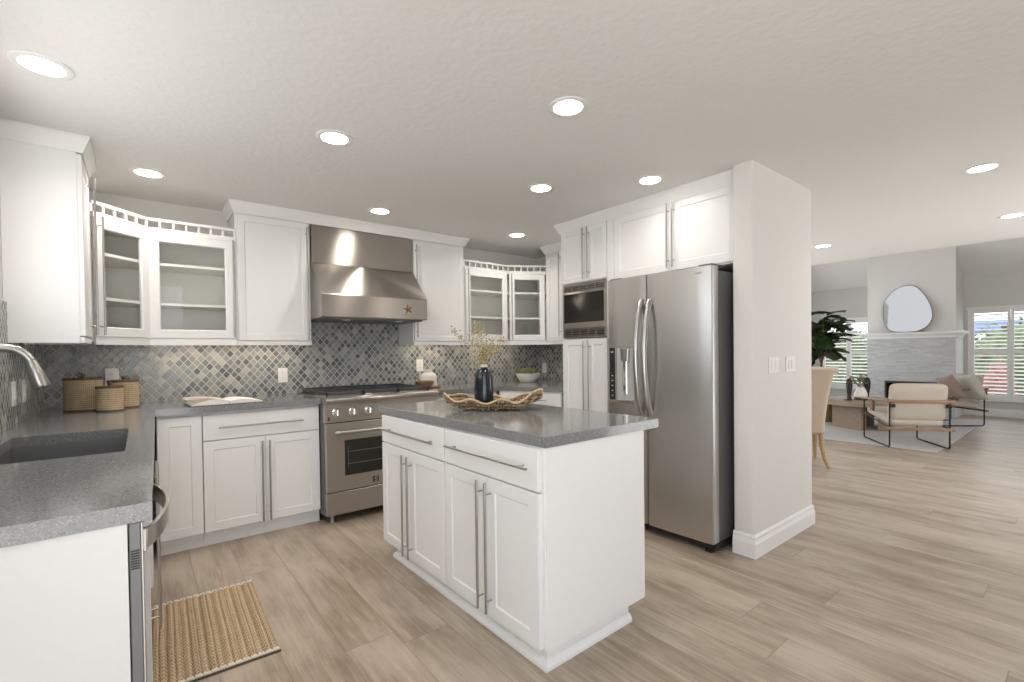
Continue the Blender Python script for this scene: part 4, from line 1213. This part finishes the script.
s_.build('stems', 'stem', t); l_.build('leaves', 'succ', t, 60); f_.build('blooms', 'brownf', t, 60)
def sculpture(label, loc, h, r):
    t = thing('sculpture', label, 'sculpture', loc, 0, 'dark sculptures on the coffee table')
    MB().lathe([(0, 0), (r*1.0, 0), (r*1.05, 0.01), (r*0.75, 0.02), (r*0.62, h*0.22), (r*0.78, h*0.4), (r, h*0.62), (r*1.05, h*0.78), (r*0.85, h*0.92), (r*0.4, h*0.99), (0, h)], (0, 0, 0), 20, 1, 1).build('figure', 'bronze', t, 60)
    MB().box(-r*1.3, r*1.3, -r*1.3, r*1.3, 0, 0.012, 0.003).build('plinth', 'bronze', t)
sculpture('tall dark bronze sculpture, the one nearer the window, on the coffee table', (8.42, 2.42, TZ), 0.33, 0.042)
sculpture('dark bronze sculpture behind the white vase on the coffee table', (8.80, 2.30, TZ), 0.34, 0.05)

# lounge chairs
def cushion(w, d, h, puff=0.35):
    def f(u, v):
        a = 2*PI*u; e = (v-0.5)*PI
        def sp(q, k): return math.copysign(abs(q)**k, q)
        ce, se = math.cos(e), math.sin(e)
        return (w/2*sp(math.cos(a), 0.22)*sp(ce, 0.35 if puff < 0.5 else 0.6), d/2*sp(math.sin(a), 0.22)*sp(ce, 0.35 if puff < 0.5 else 0.6), h/2*sp(se, 0.6))
    b = MB().grid(f, 48, 17, True)
    bmesh.ops.remove_doubles(b.bm, verts=b.bm.verts, dist=1e-4)
    return b
def lounge(label, loc, rz):
    t = thing('lounge_chair', label, 'armchair', loc, rz, 'wood and black metal lounge chairs')
    for s in (-1, 1):
        x = s*0.30
        MB().tube(fillet([(x, -0.36, 0.565), (x, -0.36, 0.008), (x, 0.36, 0.008), (x, 0.36, 0.52)], 0.035), 0.0085, 10).build('side_frame', 'blackmetal', t, 60)
        MB().box(x-0.028, x+0.028, -0.40, 0.40, 0.0, 0.026, 0.008, 2).xf(Matrix.Translation((0, 0, 0.545)) @ Matrix.Rotation(R(-3.0), 4, 'X')).build('armrest', 'oak', t, 40)
        MB().tube([(x, -0.36, 0.245), (x, 0.36, 0.335)], 0.008, 8).build('seat_rail', 'blackmetal', t, 60)
        b = MB().lathe([(0, -0.02), (0.022, -0.02), (0.022, 0.02), (0, 0.02)], (0, 0, 0), 14)
        b.xf(Matrix.Translation((x*0.93, -0.385, 0.515)) @ Matrix.Rotation(R(90), 4, 'Y')).build('clamp', 'blackmetal', t)
    MB().box(-0.34, 0.34, -0.395, -0.360, 0.550, 0.590, 0.010, 2).build('back_rail', 'oak', t, 40)
    MB().box(-0.34, 0.34, -0.395, -0.360, 0.222, 0.256, 0.008, 2).build('rear_seat_rail', 'oak', t, 40)
    MB().box(-0.30, 0.30, 0.345, 0.375, 0.315, 0.345, 0.006, 2).build('front_seat_rail', 'oak', t, 40)
    cushion(0.565, 0.72, 0.11).xf(Matrix.Translation((0, 0.02, 0.345)) @ Matrix.Rotation(R(7.0), 4, 'X')).build('seat_cushion', 'cream', t, 70)
    cushion(0.575, 0.46, 0.13).xf(Matrix.Translation((0, -0.31, 0.555)) @ Matrix.Rotation(R(99.0), 4, 'X')).build('back_cushion', 'cream', t, 70)
    b = MB().box(-0.335, -0.305, 0.02, 0.10, 0.40, 0.535, 0.004)
    b.build('strap', 'leather', t)
    return t
lounge('cream cushioned lounge chair with black metal legs, its back to the kitchen', (7.62, 1.60, 0.0135), -55)
lounge('lounge chair by the fireplace holding a brown and an ivory pillow', (10.02, 1.62, 0.0135), 47)
def pillow(label, loc, rot, mat, s=0.42):
    def f(u, v):
        x, z = 2*u-1, 2*v-1
        return x, z
    b = MB()
    n = 15
    for sd in (-1, 1):
        def g(u, v):
            x, z = 2*u-1, 2*v-1
            k = max(0, (1-x*x)*(1-z*z))**0.45
            pin = 1-0.07*(1-abs(x))*abs(z)-0.0
            return (x*s/2*(1-0.08*(1-z*z)*0+(-0.06*(1-abs(z))*abs(x))), sd*0.075*k, z*s/2*(1-0.06*(1-abs(x))*abs(z)))
        b.grid(g, n, n)
    bmesh.ops.remove_doubles(b.bm, verts=b.bm.verts, dist=1e-4)
    o = b.build('throw_pillow', mat, None, 70, loc)
    o.rotation_euler = rot
    return tag(o, label, 'pillow', 'pillows on the far lounge chair')
pillow('ivory throw pillow leaning in the lounge chair by the fireplace', (10.0, 1.31, 0.60), (R(-20), R(10), R(47)), 'cream2')
pillow('mauve-brown throw pillow leaning on the lounge chair by the fireplace', (9.80, 1.50, 0.60), (R(-18), R(12), R(40)), 'brownf', 0.38)

# dining chair, its upholstered back to the kitchen
t = thing('dining_chair', 'beige upholstered dining chair with roll-top back, half hidden by the wing wall', 'chair', (5.64, 2.065, 0), 25)
def back_s(u, v):
    a = 2*PI*u
    def sp(q, k): return math.copysign(abs(q)**k, q)
    z = 0.36+0.66*v
    hw = 0.190+0.075*max(0, (v-0.1)/0.9)**1.5
    lean = -0.10*v**1.4-0.035*v**8
    return (-0.20+lean+0.045*sp(math.cos(a), 0.4), hw*sp(math.sin(a), 0.25), z)
b = MB().grid(back_s, 36, 24, True)
b.bm.faces.new([v for v in b.bm.verts if abs(v.co.z-1.02) < 1e-4]); b.bm.faces.new([v for v in b.bm.verts if abs(v.co.z-0.36) < 1e-4])
b.build('backrest', 'beige', t, 60)
MB().tube([(-0.325, -0.29, 1.01), (-0.330, -0.26, 1.012), (-0.330, 0.26, 1.012), (-0.325, 0.29, 1.01)], [0.030, 0.036, 0.036, 0.030], 16).build('top_roll', 'beige', t, 60)
cushion(0.37, 0.37, 0.16).xf(Matrix.Translation((0.06, 0, 0.42))).build('seat', 'beige', t, 70)
MB().box(-0.22, 0.25, -0.18, 0.18, 0.335, 0.37, 0.01).build('apron', 'beige', t)
b = MB()
for k in range(14): b.blob((-0.248, -0.175+k*0.027, 0.365), (0.004, 0.005, 0.005), 1)
b.build('nailheads', 'brass', t)
for s in (-1, 1):
    MB().tube([(-0.205, s*0.160, 0.36), (-0.215, s*0.165, 0.24), (-0.225, s*0.185, 0.10), (-0.245, s*0.222, 0.0)], [0.027, 0.024, 0.020, 0.015], 12).build('leg', 'legwood', t, 60)
    MB().tube([(0.21, s*0.15, 0.36), (0.215, s*0.15, 0.18), (0.215, s*0.15, 0.0)], [0.026, 0.022, 0.014], 12).build('leg', 'legwood', t, 60)

# fiddle-leaf fig
t = thing('fiddle_leaf_fig', 'dark green fiddle-leaf fig tree by the left living room window', 'plant', (9.0, 2.98, 0.012))
MB().lathe([(0, 0), (0.15, 0), (0.19, 0.18), (0.18, 0.34), (0.165, 0.34), (0.16, 0.30), (0, 0.28)], (0, 0, 0), 28).build('pot', 'basket', t, 50)
rs = random.Random(21)
tr = MB(); lf = MB()
trunk = [Vector((0, 0, 0.28)), Vector((0.01, 0.01, 0.6)), Vector((-0.01, 0, 0.95)), Vector((0.02, -0.01, 1.2))]
tr.tube(trunk, [0.022, 0.02, 0.018, 0.014], 10)
def big_leaf(p, d, L, wd):
    d = d.normalized(); sd = d.cross(Vector((0, 0, 1)))
    sd = sd.normalized() if sd.length > 1e-3 else Vector((1, 0, 0))
    nn = sd.cross(d)
    outs = [(0, .05), (.12, .35), (.3, .42), (.5, .62), (.72, 1.0), (.88, .85), (.97, .45), (1.0, .08)]
    rows = []
    for q, w_ in outs:
        c = p+d*L*q+Vector((0, 0, -L*0.35*q*q))
        rows.append([lf.bm.verts.new(c+sd*wd*0.5*w_*k+nn*(abs(k)*0.12*wd)) for k in (-1, -0.5, 0, 0.5, 1)])
    for a, c in zip(rows, rows[1:]):
        for k in range(4): lf.bm.faces.new((a[k], a[k+1], c[k+1], c[k]))
for k in range(7):
    a = k*0.9; st0 = trunk[2].lerp(trunk[3], rs.random())
    e = Vector((0.27*math.cos(a), 0.27*math.sin(a), rs.uniform(1.40, 1.92)))
    tr.tube([st0, st0.lerp(e, .5)+Vector((0, 0, .04)), e], [0.010, .008, .005], 7)
    for j in range(13):
        q = rs.uniform(0.2, 1.05); p = st0.lerp(e, q)
        aa = rs.uniform(0, 2*PI)
        big_leaf(p, Vector((math.cos(aa), math.sin(aa), rs.uniform(-0.5, 0.9))), rs.uniform(.25, .38), rs.uniform(.21, .31))
tr.build('trunk', 'bark', t, 60); lf.build('foliage', 'fig', t, 60)

# ------------------------------------------------------------------ garden seen through the shutters
struct('ground', MB().box(LX+0.15, 24.0, -9, 12, -0.25, -0.15), 'paving')
def shrub(name, label, loc, r, mat, seed, n=500, lr=0.09):
    rs = random.Random(seed); t = thing(name, label, 'shrub', loc, 0, 'garden shrubs beyond the windows')
    b = MB()
    for k in range(n):
        v = Vector((rs.gauss(0, 1), rs.gauss(0, 1), rs.gauss(0, 1))).normalized()*rs.uniform(0.7, 1.0)
        p = Vector((v.x*r[0], v.y*r[1], r[2]+v.z*r[2]))
        a = Vector((rs.uniform(-1, 1), rs.uniform(-1, 1), rs.uniform(-1, 1))).normalized(); c = a.orthogonal().normalized()
        q = [p-a*lr, p+c*lr*.5, p+a*lr, p-c*lr*.5]
        b.bm.faces.new([b.bm.verts.new(x) for x in q])
    b.blob((0, 0, r[2]), (r[0]*.78, r[1]*.78, r[2]*.85), 3, lambda p: 1+0.12*math.sin(p.x*7+seed)*math.sin(p.y*6)*math.cos(p.z*8))
    b.build('foliage', mat, t)
    MB().tube([(0, 0, -0.05), (0, 0, r[2])], 0.05, 8).build('stem', 'bark', t)
shrub('garden_shrub', 'bright green shrub seen through the upper right window shutters', (15.2, 1.15, -0.15), (0.9, 1.1, 1.0), 'bush', 1, 700)
shrub('garden_shrub', 'green shrub seen at the right edge of the right window', (15.8, -0.9, -0.15), (1.0, 1.0, 1.15), 'bush', 2, 700)
shrub('flowering_shrub', 'pink flowering shrub seen low through the right window', (13.3, 1.33, -0.15), (0.25, 0.28, 0.55), 'bushred', 3, 260, 0.06)
shrub('garden_shrub', 'green shrub seen through the left window beside the chimney', (14.6, 4.4, -0.15), (0.9, 1.0, 1.0), 'bush', 4, 700)
t = thing('garden_awning', 'blue canvas awning seen through the top of the right window', 'awning', (18.5, 1.35, 0))
b = MB().extr([(0.0, 1.95), (-1.0, 1.62), (-1.0, 1.58), (0.0, 1.90)], 'y', -1.6, 1.2)
b.build('canvas', 'blue', t)
for yy in (-1.55, 1.15): MB().tube([(-0.95, yy, -0.15), (-0.95, yy, 1.6)], 0.03, 8).build('post', 'blackmetal', t)
